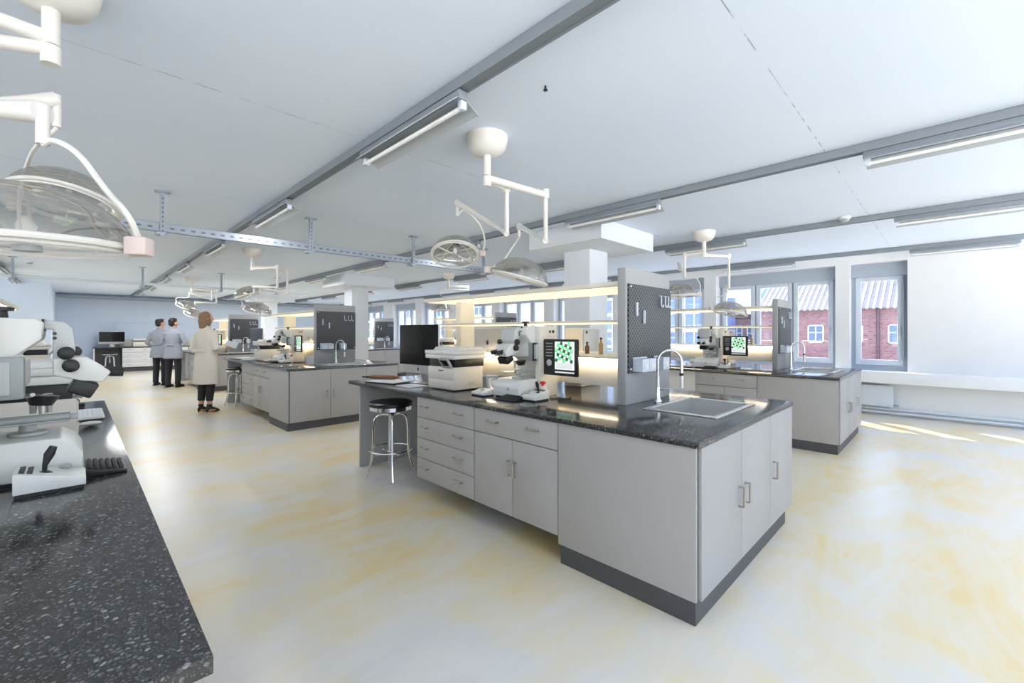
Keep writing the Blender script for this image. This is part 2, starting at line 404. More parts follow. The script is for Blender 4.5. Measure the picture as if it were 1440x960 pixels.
# ceiling tracks and strip lights
TR = [-1.07, 1.48, 4.06, 6.60, 9.35]
TRN = ['track over the speckled bench', 'track over the aisle', 'track beside the columns', 'track over the window islands', 'track against the window wall']
FIX = [-.72, 2.00, 4.72, 7.44, 10.16, 12.88, 15.6, 18.3]
lamp_positions = []
ORDN = ['first', 'second', 'third', 'fourth', 'fifth', 'sixth', 'seventh', 'eighth']
for ti, x in enumerate(TR):
    tr = MB().box(x - .03, x + .03, YB + .01, (17.49 if x < -.48 else 21.5), 2.745, ZC - .001).box(x - .036, x - .03, YB + .01, (17.49 if x < -.48 else 21.5), 2.735, 2.79).box(x + .03, x + .036, YB + .01, (17.49 if x < -.48 else 21.5), 2.735, 2.79)
    o = tr.build('lighting_track', 'track_grey')
    tagit(o, 'long grey metal ceiling ' + TRN[ti], 'track', 'ceiling tracks')
    ks = [(i, y) for i, y in enumerate(FIX)]
    if ti == 0: ks = [k for k in ks if 12 < k[1] < 16]
    if ti == 1: ks = ks[1:]
    for j, (i, y) in enumerate(ks):
        y = y - (0.15 if ti == 1 else 0)
        dn = .02 if ti != 4 else 0
        t = thing('strip_light', '%s strip light from the near end of the ' % ORDN[j] + TRN[ti], 'ceiling light', (x, y, 2.66), 'strip lights under the ceiling tracks')
        MB().box(x - .03, x + .03, y, y + 1.16, 2.685, 2.735, .004).build('body', 'track_grey', t)
        MB().prism([(x + .028, 2.70), (x + .115, 2.645), (x + .113, 2.640), (x + .026, 2.692)], 'xz', y + .01, y + 1.15).prism([(x - .028, 2.70), (x - .062, 2.672), (x - .060, 2.667), (x - .026, 2.692)], 'xz', y + .01, y + 1.15).build('reflector', 'reflector', t)
        MB().tube([(x + .012, y + .04, 2.655), (x + .012, y + 1.12, 2.655)], .013, 8).build('lamp_tube', 'tube_white', t)
        MB().box(x - .008, x + .032, y + .01, y + .04, 2.64, 2.69, .003).box(x - .008, x + .032, y + 1.12, y + 1.15, 2.64, 2.69, .003).build('socket', 'window_white', t)
        lamp_positions.append((x + .012, y + .58))

# perforated cable channel and pipe hung across the room
def channel(name, y, z, x0, x1, hang, label, cat, round_=False):
    t = thing(name, label, cat, ((x0 + x1) / 2, y, z))
    if round_:
        MB().tube([(x0, y, z), (x1, y, z)], .028, 12).build('pipe', 'window_white', t)
    else:
        m = MB().box(x0, x1, y - .02, y - .017, z - .04, z + .04).box(x0, x1, y - .02, y + .03, z + .038, z + .041).box(x0, x1, y + .027, y + .03, z - .04, z + .04)
        m.use('seam')
        k = x0 + .05
        while k < x1:
            m.box(k, k + .035, y - .0215, y - .0195, z - .012, z + .006); k += .085
        m.build('rail', 'galv', t)
    for hx in hang:
        h = MB().box(hx - .02, hx + .02, y - .055, y - .05, z - .09, ZC - .001).box(hx - .02, hx - .017, y - .05, y - .02, z - .09, ZC - .001).box(hx + .017, hx + .02, y - .05, y - .02, z - .09, ZC - .001)
        h.box(hx - .05, hx + .03, y - .06, y + .05, z - .075, z - .045, .004).box(hx - .06, hx + .06, y - .08, y + .0, ZC - .012, ZC - .001)
        h.use('seam')
        zz = z - .05
        while zz < ZC - .05:
            h.box(hx - .006, hx + .006, y - .0565, y - .0545, zz, zz + .02); zz += .045
        h.build('hanger', 'galv', t)
channel('cable_channel', 5.45, 2.455, -1.6, 5.4, (.60, 2.0, 3.42, 4.75), 'perforated galvanised cable channel hung across the ceiling on metal hangers', 'cable channel')
channel('ceiling_pipe', 12.0, 2.45, -4.1, 4.4, (-.8, 1.0, 2.4, 3.6), 'round pale pipe hung across the ceiling before the far wall', 'pipe', True)
o = MB().box(-.45, 9.9, 21.55, 21.62, 2.66, 2.70).box(-.45, 9.9, 21.55, 21.85, 2.70, 2.715).box(-.4, -.36, 21.6, 21.64, 2.7, ZC - .001).box(3, 3.04, 21.6, 21.64, 2.7, ZC - .001).tube([(-.45, 21.7, 2.66), (9.9, 21.7, 2.66)], .03).build('ceiling_cable_tray', 'galv')
tagit(o, 'dark cable tray along the top of the far wall', 'cable tray')
for px, py, d, l in ((1188, 307, 5.19, 'round smoke detector on the ceiling beside the track over the window islands'), (42, 370, 8.4, 'round smoke detector on the ceiling above the speckled bench')):
    p = at(px, py, d); p.z = ZC
    t = thing('smoke_detector', l, 'smoke detector', (p.x, p.y, ZC - .06), 'smoke detectors')
    MB().lathe([(.06, 0), (.06, -.02), (.05, -.03)], p).build('base', 'window_white', t)
    MB().lathe([(.04, -.03), (.045, -.045), (.03, -.06)], p).build('sensor_cap', 'device_grey', t)
p = at(767, 120, 2.43)
o = MB().lathe([(.006, 0), (.006, -.02), (.012, -.02), (.012, -.026)], (p.x, p.y, ZC), n=10).build('ceiling_screw', 'black_plastic')
tagit(o, 'tiny dark screw sticking out of the ceiling above the central lamp', 'screw')
# ------------------------------------------------------------------ furniture
def handle_h(mb, x, y, z, L=.10, nx=-1):
    """bar handle on a face x=const, along y"""
    mb.tube([(x, y - L / 2, z), (x + nx * .028, y - L / 2, z), (x + nx * .028, y + L / 2, z), (x, y + L / 2, z)], .0065, 6)
def handle_v(mb, x, y, z, L=.10, nx=-1):
    mb.tube([(x, y, z - L / 2), (x + nx * .028, y, z - L / 2), (x + nx * .028, y, z + L / 2), (x, y, z + L / 2)], .0065, 6)
def handle_vy(mb, x, y, z, L=.11):
    mb.tube([(x, y, z - L / 2), (x, y - .03, z - L / 2), (x, y - .03, z + L / 2), (x, y, z + L / 2)], .0075, 6)

X0, X1, Y0, YE = 2.125, 3.89, .865, 4.64
TOP, UND = .90, .868
def apple(s, mapf):
    """fruit silhouette with a bite and a leaf, as a small thin plate; mapf(u, v, h) -> xyz"""
    pts = []
    for k in range(28):
        a = 2 * PI * k / 28
        r = .5 * (1 - .10 * math.cos(2 * a)); u = r * math.cos(a) * .92; v = r * math.sin(a) - (.06 if abs(math.cos(a)) < .3 else 0) * (1 if math.sin(a) > 0 else -1)
        d = math.hypot(u - .50, v - .08)
        if d < .22: u -= (.22 - d)
        pts.append((u * s, v * s))
    vs = [mapf(u, v, 0) for u, v in pts] + [mapf(u, v, .002) for u, v in pts]; n = len(pts)
    fs = [tuple(range(n)), tuple(range(n, 2 * n))[::-1]] + [(i, (i + 1) % n, n + (i + 1) % n, n + i) for i in range(n)]
    leaf = [(0, .55), (.05, .70), (.20, .80), (.16, .64)]
    m = MB().add(vs, fs)
    vs = [mapf(u * s, v * s, 0) for u, v in leaf] + [mapf(u * s, v * s, .002) for u, v in leaf]
    return m.add(vs, [(0, 1, 2, 3), (7, 6, 5, 4)] + [(i, (i + 1) % 4, 4 + (i + 1) % 4, 4 + i) for i in range(4)])

def cabinets():
    # sink cabinet: full-width end block on a dark plinth
    t = thing('sink_cabinet', 'grey three door end cabinet under the sink of {p}', 'cabinet', (2.99, 1.29, 0), 'sink cabinets')
    MB().box(X0 + .003, X1 - .12, Y0 + .004, 1.70, .001, .115).build('plinth', 'plinth', t)
    MB().box(X0, X0 + .018, Y0, 1.718, .115, UND, .0015).build('side_panel', 'laminate', t)
    MB().box(X0 + .02, X1 - .002, Y0 + .006, 1.716, .115, .68).box(X0 + .02, 2.76, Y0 + .006, 1.716, .68, UND - .001).box(3.52, X1 - .002, Y0 + .006, 1.716, .68, UND - .001).box(2.76, 3.52, Y0 + .006, .99, .68, UND - .001).box(2.76, 3.52, 1.50, 1.716, .68, UND - .001).build('carcass', 'seam', t)
    e = [2.153, 2.738, 3.322, X1 - .004]
    for k in range(3):
        d = MB().box(e[k] + .0025, e[k + 1] - .0025, Y0 - .016, Y0 + .004, .117, UND - .004, .0015).build('door', 'laminate_end', t)
        hm = MB(); handle_vy(hm, e[k + 1] - .05 if k == 0 else e[k] + .05, Y0 - .016, .49); hm.build('handle', 'nickel', d)
    # door cabinet with one wide drawer
    t = thing('door_cabinet', 'grey cabinet, wide drawer above two doors, on {p}', 'cabinet', (2.5, 2.12, .16), 'door cabinets')
    a, b = 1.722, 2.526
    MB().box(X0 + .02, 2.95, a, b, .162, UND - .001).build('carcass', 'seam', t)
    MB().box(2.5, 2.9, a + .05, b - .05, .001, .162).build('foot', 'plinth', t)
    d = MB().box(X0, X0 + .018, a + .003, b - .003, .693, UND - .004, .0015).build('drawer', 'laminate', t)
    for y in (a + .21, b - .21):
        hm = MB(); handle_h(hm, X0, y, .79); hm.build('handle', 'nickel', d)
    m = (a + b) / 2
    for y0, y1, hy in ((a + .003, m - .002, m - .03), (m + .002, b - .003, m + .03)):
        d = MB().box(X0, X0 + .018, y0, y1, .162, .687, .0015).build('door', 'laminate', t)
        hm = MB(); handle_v(hm, X0, hy, .49); hm.build('handle', 'nickel', d)
    # drawer cabinet
    t = thing('drawer_cabinet', 'grey base cabinet of four wide drawers on {p}', 'cabinet', (2.5, 2.91, .16), 'drawer cabinets')
    a, b = 2.53, 3.305
    MB().box(X0 + .02, 2.95, a, b, .162, UND - .001).box(X0 + .001, 2.95, b - .016, b, .162, UND - .001).build('carcass', 'seam', t)
    MB().box(2.5, 2.9, a + .05, b - .05, .001, .162).build('foot', 'plinth', t)
    zs = [.162, .336, .512, .690, UND - .001]
    for k in range(4):
        d = MB().box(X0, X0 + .018, a + .003, b - .003, zs[k] + .002, zs[k + 1] - .003, .0015).build('drawer', 'laminate', t)
        for y in (a + .19, b - .12):
            hm = MB(); handle_h(hm, X0, y, zs[k] + .10); hm.build('handle', 'nickel', d)
    o = MB().box(X0 + .01, X1 - .05, 4.41, 4.435, .001, UND - .001, .002).build('support_panel', 'panel_grey')
    tagit(o, 'grey upright support panel closing the knee space of {p}', 'panel', 'support panels')
    # worktop with the sink hole
    hx0, hx1, hy0, hy1 = 2.79, 3.49, 1.02, 1.47
    xa, xb, ya, yb = X0 - .012, X1 + .015, Y0 - .018, YE
    m = MB()
    for z in (UND, TOP):
        pass
    bm = bmesh.new()
    out = [(xa, ya), (xb, ya), (xb, yb), (xa, yb)]; inn = [(hx0, hy0), (hx1, hy0), (hx1, hy1), (hx0, hy1)]
    V = {}
    for z in (UND, TOP):
        V['o', z] = [bm.verts.new((*p, z)) for p in out]; V['i', z] = [bm.verts.new((*p, z)) for p in inn]
        for k in range(4):
            bm.faces.new((V['o', z][k], V['o', z][(k + 1) % 4], V['i', z][(k + 1) % 4], V['i', z][k]))
    for key in 'oi':
        for k in range(4):
            bm.faces.new((V[key, UND][k], V[key, UND][(k + 1) % 4], V[key, TOP][(k + 1) % 4], V[key, TOP][k]))
    bmesh.ops.recalc_face_normals(bm, faces=bm.faces)
    ed = [e for e in bm.edges if all(v.co.z > UND + .01 and (v.co.x in (xa, xb) or abs(v.co.x - xa) < 1e-4 or abs(v.co.x - xb) < 1e-4) for v in e.verts) and len({round(v.co.x, 3) for v in e.verts} | {0}) > 0 and not any(abs(v.co.x - q) < 1e-4 for v in e.verts for q in (hx0, hx1))]
    bmesh.ops.bevel(bm, geom=ed, offset=.003, segments=2, profile=.5, affect='EDGES')
    o = m.bm(bm).build('worktop', 'granite'); bm.free()
    tagit(o, 'black speckled stone worktop of {p}', 'worktop', 'island worktops')
    # sink + tap
    t = thing('sink', 'square stainless sink with raised rim set in {p}', 'sink', (3.14, 1.245, .70), 'sinks')
    r = MB()
    for (a0, a1, b0, b1) in ((2.765, 3.515, 1.0, 1.035), (2.765, 3.515, 1.455, 1.492), (2.765, 2.805, 1.035, 1.455), (3.475, 3.515, 1.035, 1.455)):
        r.box(a0, a1, b0, b1, .9005, .908, .003)
    r.build('rim', 'steel', t)
    bsn = MB(); q = .004
    bsn.box(2.80, 3.48, 1.03, 1.46, .70, .704)
    bsn.box(2.796, 2.80, 1.026, 1.464, .70, .902).box(3.48, 3.484, 1.026, 1.464, .70, .902).box(2.8, 3.48, 1.026, 1.03, .70, .902).box(2.8, 3.48, 1.46, 1.464, .70, .902)
    bsn.build('basin', 'steel', t)
    MB().lathe([(.035, .704), (.035, .708), (.02, .707)], (3.3, 1.25, 0)).build('drain', 'chrome', t)
    t = thing('faucet', 'tall chrome gooseneck faucet beside the sink of {p}', 'faucet', (3.125, 1.56, TOP), 'faucets')
    MB().lathe([(.028, .9005), (.028, .912), (.017, .93), (.015, 1.02), (.015, 1.10)], (3.125, 1.56, 0), n=16).build('base', 'chrome', t)
    pts = [(3.125, 1.56, 1.08)]
    for k in range(0, 13):
        a = PI - PI * k / 12; u_ = .5 + .5 * math.cos(a); pts.append((3.125 + .085 * u_, 1.56 - .146 * u_, 1.205 + .09 * math.sin(a)))
    pts.append((3.21, 1.414, 1.10))
    sp = MB().tube(pts, .0105, 12).build('spout', 'chrome', t)
    MB().tube([(3.21, 1.414, 1.11), (3.21, 1.414, 1.01)], .0135, 12).build('spray_head', 'steel', sp)
    MB().lathe([(.016, 1.105), (.016, 1.125)], (3.21, 1.414, 0), n=14).build('collar', 'black_plastic', sp)
    MB().tube([(3.125, 1.56, 1.0), (3.14, 1.52, 1.0), (3.15, 1.48, 1.015)], .006, 8).build('lever', 'chrome', t)

def spine():
    t = thing('shelf_unit', 'lit shelf unit with perforated grey end board on {p}', 'shelf unit', (3.15, 2.9, TOP), 'shelf units')
    e = MB().box(2.81, 3.51, 1.65, 1.716, TOP + .0005, 1.90, .002).build('end_panel', 'panel_grey', t)
    MB().box(2.835, 3.507, 1.636, 1.650, 1.13, 1.785, .002).build('pegboard', 'pegboard', e)
    sc = MB()
    for x in (2.855, 3.485):
        for z in (1.16, 1.765): sc.lathe([(.009, 0), (.009, .006), (.005, .009)], (x, 1.636, z), (0, -1, 0), 10)
    sc.build('fixing_screw', 'chrome', e)
    for x, z in ((2.93, 1.60), (3.04, 1.545)):
        MB().box(x - .008, x + .008, 1.618, 1.636, z - .05, z + .05, .003).build('strip_hook', 'window_white', e)
    # three bent hooks, drawn like letters
    def hook(x, flip):
        s_ = -1 if flip else 1
        MB().tube([(x, 1.634, 1.72), (x, 1.620, 1.72), (x, 1.620, 1.645), (x + s_ * .012, 1.620, 1.632), (x + s_ * .034, 1.620, 1.632), (x + s_ * .034, 1.620, 1.65)], .0055, 6).build('peg_hook', 'window_white', e)
    hook(3.305, False); hook(3.375, False); hook(3.43, False)
    MB().box(2.85, 3.46, 1.717, 4.30, 1.775, 1.81, .003).build('top_shelf', 'shelf_cream', t)
    MB().box(2.89, 3.42, 1.73, 4.27, 1.767, 1.7745, .002).build('shelf_light', 'led_panel', t)
    MB().box(2.93, 3.38, 1.717, 4.15, 1.508, 1.526, .002).build('middle_shelf', 'shelf_cream', t)
    MB().box(2.96, 3.35, 1.73, 4.12, 1.500, 1.5075, .002).build('shelf_light', 'led_panel', t)
    MB().box(2.95, 3.40, 1.717, 4.10, 1.005, 1.222, .004).build('cable_duct', 'duct_cream', t)
    MB().box(2.90, 3.45, 1.717, 4.11, 1.225, 1.24, .002).build('duct_shelf', 'shelf_cream', t)
    MB().box(2.908, 2.928, 1.73, 4.08, 1.216, 1.2245).box(3.422, 3.442, 1.73, 4.08, 1.216, 1.2245).build('shelf_light', 'led', t)
    MB().box(3.05, 3.25, 3.86, 3.95, TOP + .0005, 1.774, .003).build('post', 'shelf_cream', t)
    for k, (x, l) in enumerate(((2.885, 'outermost'), (2.99, 'middle'), (3.21, 'separate'))):
        b = thing('storage_bin', l + ' white bin hung on the perforated board of {p}', 'bin', (x, 1.58, 1.14), 'bins on the perforated boards')
        mm = MB(); x1 = x + .10
        mm.box(x, x1, 1.555, 1.6345, 1.142, 1.146).box(x, x1, 1.555, 1.558, 1.146, 1.235).box(x, x1, 1.631, 1.6345, 1.146, 1.245).box(x, x + .003, 1.558, 1.632, 1.146, 1.235).box(x1 - .003, x1, 1.558, 1.632, 1.146, 1.235)
        mm.build('shell', 'device_light_grey' if k == 9 else 'window_white', b)
        MB().box(x + .02, x1 - .02, 1.551, 1.555, 1.16, 1.20, .001).build('label_plate', 'paper', b)

def monitor(px, py, z0, ang, label, group, w=.65, h=.40, chin=.075):
    """flat desktop computer: screen faces local -x, turned by ang"""
    t = thing('desktop_computer', label, 'computer', (px, py, TOP), group)
    M = Matrix.Translation((px, py, 0)) @ Matrix.Rotation(ang, 4, 'Z')
    z1 = z0 + chin; z2 = z1 + h
    MB().box(0, .022, -w / 2, w / 2, z0, z2, .006, M=M).build('casing', 'silver', t)
    MB().box(-.003, .001, -w / 2 + .004, w / 2 - .004, z1, z2 - .004, M=M).build('screen', 'screen_black', t)
    b = MB().prism([(.02, z0 + .02), (.05, z0 + .09), (.05, z2 - .09), (.02, z2 - .03)], 'xz', -w * .38, w * .38, M=M).build('back_shell', 'silver_back', t)
    MB().prism([(.045, z0 + .10), (.055, z0 + .12), (.16, TOP + .012), (.16, TOP + .001), (-.04, TOP + .001), (-.04, TOP + .008), (.13, TOP + .012)], 'xz', -.10, .10, M=M).build('stand', 'silver', t)
    ap = apple(.030, lambda u, v, h_: M @ Vector((-.001 - h_, -u, z0 + chin * .5 + v))); ap.build('fruit_logo', 'black_plastic', t)
    ap = apple(.055, lambda u, v, h_: M @ Vector((.0505 + h_, u, (z1 + z2) / 2 + v))); ap.build('fruit_logo', 'black_plastic', b)

def printer():
    t = thing('printer', 'white laser printer with black paper slot on {p}', 'printer', (2.55, 3.32, TOP), 'printers')
    a, b = 3.115, 3.52
    MB().box(2.385, 2.725, a, b, TOP + .008, 1.113, .008).build('body', 'device_cream', t)
    f = MB().box(2.379, 2.386, a + .012, b - .012, 1.0, 1.10, .002).build('paper_tray', 'device_cream', t)
    MB().box(2.374, 2.380, (a + b) / 2 - .05, (a + b) / 2 + .02, 1.075, 1.084, .001).build('grip', 'black_plastic', f)
    f = MB().box(2.379, 2.386, a + .012, b - .012, .922, .992, .002).build('paper_tray', 'device_cream', t)
    MB().box(2.375, 2.380, (a + b) / 2 - .06, (a + b) / 2 + .04, .955, .962, .001).build('grip', 'device_light_grey', f)
    MB().box(2.41, 2.70, a + .03, b - .03, TOP + .0005, TOP + .008).build('base', 'black_plastic', t)
    MB().box(2.40, 2.74, a + .006, b - .006, 1.113, 1.185, .003).build('output_slot', 'black_plastic', t)
    MB().box(2.365, 2.745, a - .02, b + .02, 1.185, 1.225, .008).build('scanner_bed', 'device_white', t)
    MB().box(2.36, 2.745, a - .02, b + .02, 1.227, 1.262, .006).prism([(2.42, 1.262), (2.45, 1.292), (2.72, 1.292), (2.735, 1.262)], 'xz', a + .0, b - .03, .006).build('scanner_lid', 'device_white', t)
    M = Matrix.Translation((2.352, 3.20, 1.155)) @ Matrix.Rotation(math.radians(-32), 4, 'Y')
    c = MB().box(-.012, .012, -.065, .065, -.05, .05, .004, M=M).build('control_panel', 'device_grey', t)
    MB().box(-.014, -.0115, -.05, .05, -.025, .035, .001, M=M).build('display', 'screen_black', c)
    MB().box(2.55, 2.63, a - .001, a + .001, .935, .975).build('vent_grille', 'device_light_grey', t)

FULL = [True]
def microscope():
    t = thing('microscope', 'white digital microscope with black rimmed side screen on {p}', 'microscope', (2.66, 2.53, TOP), 'microscopes')
    y0, y1 = 2.385, 2.675
    MB().prism([(2.455, .912), (2.455, .985), (2.475, 1.02), (2.515, 1.048), (2.55, 1.05), (2.885, 1.05), (2.885, .912)], 'xz', y0, y1, .006).build('base', 'device_white', t)
    MB().box(2.475, 2.88, y0 + .01, y1 - .01, TOP + .0005, .912).build('rubber_foot', 'black_rubber', t)
    MB().lathe([(.03, 0), (.036, .01), (.036, .075), (.028, .088)], (2.54, y1, .985), (0, 1, 0), 18).build('lamp_housing', 'device_white', t)
    MB().ball((2.453, 2.50, .975), (.003, .014, .012), 10).build('badge', 'device_grey', t)
    st = MB().prism([(2.775, 1.045), (2.76, 1.13), (2.735, 1.185), (2.69, 1.215), (2.60, 1.23), (2.60, 1.33), (2.625, 1.345), (2.56, 1.405), (2.555, 1.465), (2.575, 1.48), (2.885, 1.48), (2.885, 1.045)], 'xz', 2.40, 2.665, .010).build('stand', 'device_white', t)
    MB().box(2.67, 2.893, 2.352, 2.402, TOP + .0005, 1.475, .004).build('control_tower', 'device_cream', t)
    MB().lathe([(.011, 0), (.011, .004)], (2.80, 2.352, 1.435), (0, -1, 0), 12).build('button', 'black_plastic', t)
    MB().lathe([(.013, 0), (.013, .004)], (2.84, 2.352, 1.435), (0, -1, 0), 12).build('button', 'black_plastic', t)
    MB().lathe([(.085, 0), (.085, .012), (.075, .018)], (2.80, 2.405, 1.40), (0, -1, 0), 30).build('side_cap', 'device_cream', st)
    h = MB().prism([(2.558, 1.475), (2.505, 1.468), (2.482, 1.44), (2.475, 1.36), (2.49, 1.335), (2.535, 1.33), (2.535, 1.44), (2.558, 1.44)], 'xz', 2.45, 2.61, .006).build('head', 'device_light_grey', t)
    MB().box(2.557, 2.563, 2.44, 2.62, 1.435, 1.478).build('joint_ring', 'black_plastic', h)
    for z in (1.425, 1.408): MB().lathe([(.006, 0), (.006, .004)], (2.53, 2.45, z), (0, -1, 0), 8).build('button', 'black_plastic', h)
    MB().lathe([(.016, 1.478), (.013, 1.505), (.030, 1.507), (.030, 1.518), (.012, 1.522)], (2.66, 2.50, 0), n=18).build('clamp_knob', 'black_plastic', t)
    b = MB().box(2.60, 2.80, 2.362, 2.42, 1.20, 1.345, .008).build('camera_box', 'device_grey', t)
    MB().box(2.632, 2.770, 2.357, 2.363, 1.215, 1.33, .004).build('cover_plate', 'device_light_grey', b)
    if FULL[0]: MB().box(2.594, 2.636, 2.353, 2.364, 1.20, 1.216, .003).box(2.594, 2.606, 2.353, 2.364, 1.21, 1.335, .003).box(2.594, 2.636, 2.353, 2.364, 1.331, 1.345, .003).build('handle_frame', 'black_plastic', b)
    # binocular tube, eyepieces, knobs, nosepiece
    bi = MB().prism([(2.535, 1.345), (2.45, 1.335), (2.375, 1.275), (2.40, 1.235), (2.46, 1.245), (2.535, 1.27)], 'xz', 2.455, 2.605, .008).build('binocular_tube', 'device_white', t)
    for y in (2.495, 2.565):
        MB().tube([(2.40, y, 1.278), (2.385, y, 1.274), (2.375, y, 1.272), (2.338, y, 1.268)], [.015, .015, .018, .017], 14).build('eyepiece', 'black_rubber', bi)
    for x, z in ((2.50, 1.352), (2.488, 1.305)):
        MB().lathe([(.014, 0), (.024, .004), (.024, .022), (.018, .026)], (x, 2.455, z), (0, -1, 0), 18).build('focus_knob', 'black_plastic', t)
    MB().lathe([(.022, 0), (.022, .03)], (2.478, 2.60, 1.352), (0, 1, 0), 14).build('focus_knob', 'black_plastic', t)
    M = Matrix.Translation((2.455, 2.53, 1.215)) @ Matrix.Rotation(math.radians(-28), 4, 'Y')
    n = MB().box(-.038, .038, -.055, .055, -.03, .03, .008, M=M).build('filter_block', 'black_plastic', t)
    MB().tube([(2.56, 2.46, 1.20), (2.565, 2.46, 1.165)], [.045, .03], 16).build('nosepiece', 'black_plastic', t)
    for k in range(3):
        a = 2 * PI * k / 3 + .4
        MB().tube([(2.565 + .02 * math.cos(a), 2.50 + .02 * math.sin(a), 1.20), (2.565 + .024 * math.cos(a), 2.50 + .024 * math.sin(a), 1.13)], [.014, .009], 10).build('objective', 'silver', t)
    MB().lathe([(.052, 1.052), (.052, 1.062), (.024, 1.066), (.022, 1.10)], (2.60, 2.53, 0), n=20).build('stage_pillar', 'device_light_grey', t)
    s = MB().box(2.49, 2.73, 2.42, 2.64, 1.10, 1.108, .002).build('stage', 'clear_plastic', t)
    MB().tube([(2.47, 2.435, 1.117), (2.66, 2.435, 1.117)], .011, 10).box(2.47, 2.49, 2.42, 2.45, 1.108, 1.126, .003).build('stage_rail', 'device_grey', s)
    # side screen
    d = MB().box(2.712, 2.735, 2.005, 2.345, 1.085, 1.375, .006).build('side_screen', 'black_plastic', t)
    MB().box(2.709, 2.7125, 2.035, 2.225, 1.135, 1.355).build('display', 'lcd_white', d)
    g = MB(); ca, sa = math.cos(.42), math.sin(.42); A = .0335
    for i in range(-3, 4):
        for j in range(-3, 4):
            u = .088 + (i * ca - j * sa) * A; v = .145 + (i * sa + j * ca) * A
            if not (.008 < u < .172 and .066 < v < .212): continue
            dark = (i + j) % 2 == 0; h_ = A * (.40 if dark else .47)
            g.use('lcd_dark' if dark else 'lcd_green'); yy, zz = 2.225 - u - .005, 1.135 + v
            q = [(yy + (a_ * ca - b_ * sa) * h_, zz + (a_ * sa + b_ * ca) * h_) for a_, b_ in ((1, 1), (-1, 1), (-1, -1), (1, -1))]
            xx = 2.7085 if dark else 2.7087
            g.add([(xx, a_, b_) for a_, b_ in q], [(0, 1, 2, 3)])
    g.build('sample_image', 'lcd_green', d, recalc=False)
    MB().box(2.7088, 2.7095, 2.05, 2.21, 1.142, 1.19).build('image_caption', 'lcd_grey', d)
    MB().box(2.7095, 2.7122, 2.035, 2.225, 1.108, 1.120).build('status_bar', 'lcd_grey', d)
    MB().lathe([(.026, 0), (.026, .004), (.012, .008)], (2.712, 2.285, 1.185), (-1, 0, 0), 20).build('jog_dial', 'device_light_grey', d)
    k = MB()
    for z in (1.34, 1.315, 1.29, 1.265, 1.24): k.box(2.710, 2.7125, 2.25, 2.32, z - .004, z + .004)
    k.build('button_row', 'device_grey', d)
    MB().tube([(2.735, 2.20, 1.25), (2.76, 2.28, 1.25), (2.76, 2.353, 1.25)], .016, 10).build('screen_arm', 'device_grey', d)

def joystick():
    t = thing('joystick_controller', 'white wedge controller with black joystick on {p}', 'joystick', (2.53, 2.27, TOP), 'joystick controllers')
    a, b = 2.205, 2.345
    MB().prism([(2.45, .912), (2.45, .938), (2.617, .980), (2.617, .912)], 'xz', a, b, .003).build('housing', 'device_white', t)
    MB().box(2.455, 2.613, a + .004, b - .004, TOP + .0005, .912).build('base', 'black_rubber', t)
    q = MB().tube([(2.55, 2.26, .955), (2.548, 2.26, .985), (2.538, 2.26, 1.02), (2.528, 2.26, 1.045)], [.005, .007, .014, .010], 12)
    q.lathe([(.022, .958), (.012, .966)], (2.55, 2.26, 0), n=14); q.build('joystick', 'black_plastic', t)
    m = MB()
    for i in range(4):
        for j in range(2):
            z = .912 + .026 + (.585 + i * 0 - 2.45) * 0
            x = 2.575 + j * .018; y = a + .022 + i * .026
            m.box(x, x + .014, y, y + .02, .955 + (x - 2.56) * .25, .974 + (x - 2.575) * .25, .002)
    m.build('key', 'black_plastic', t)
    MB().lathe([(.014, 0), (.018, .006), (.012, .014)], (2.50, 2.33, .95), (0, 0, 1), 14).build('dial', 'device_grey', t)
    t = thing('keypad', 'flat black keypad in front of the microscope on {p}', 'keypad', (2.39, 2.42, TOP), 'keypads')
    MB().prism([(2.335, .9005), (2.335, .912), (2.45, .930), (2.45, .9005)], 'xz', 2.33, 2.52, .003).build('base', 'black_plastic', t)
    for i in range(6):
        x = 2.345 + i * .0175
        MB().box(x, x + .013, 2.345, 2.505, .912 + i * .0028, .922 + i * .0028, .004).build('key', 'black_rubber', t)
    if not FULL[0]: return
    t = thing('focus_pod', 'small white focus pod between printer and microscope on {p}', 'controller', (2.42, 2.77, TOP), 'focus pods')
    MB().prism([(2.36, .91), (2.36, .93), (2.48, .955), (2.48, .91)], 'xz', 2.69, 2.85, .005).build('housing', 'device_white', t)
    MB().box(2.365, 2.475, 2.695, 2.845, TOP + .0005, .91).build('base', 'black_rubber', t)
    MB().tube([(2.42, 2.77, .935), (2.42, 2.77, .962)], [.02, .017], 14).build('knob', 'device_light_grey', t)
    t = thing('emergency_button', 'round red stop button by the microscope on {p}', 'button', (2.66, 2.31, TOP), 'red stop buttons')
    MB().box(2.635, 2.685, 2.285, 2.335, .9005, 1.00, .004).build('post', 'device_white', t)
    MB().lathe([(.012, 1.0), (.012, 1.012), (.024, 1.016), (.026, 1.028), (.015, 1.036)], (2.66, 2.31, 0), n=18).build('push_cap', 'red', t)
    o = MB().tube([(2.66, 2.24, .906), (2.69, 2.20, .906), (2.75, 2.21, .906), (2.72, 2.15, .906), (2.78, 2.12, .906), (2.84, 2.17, .906)], .005, 6, 2).build('cable', 'black_rubber')
    tagit(o, 'short loop of black cable behind the joystick on {p}', 'cable', 'cables')

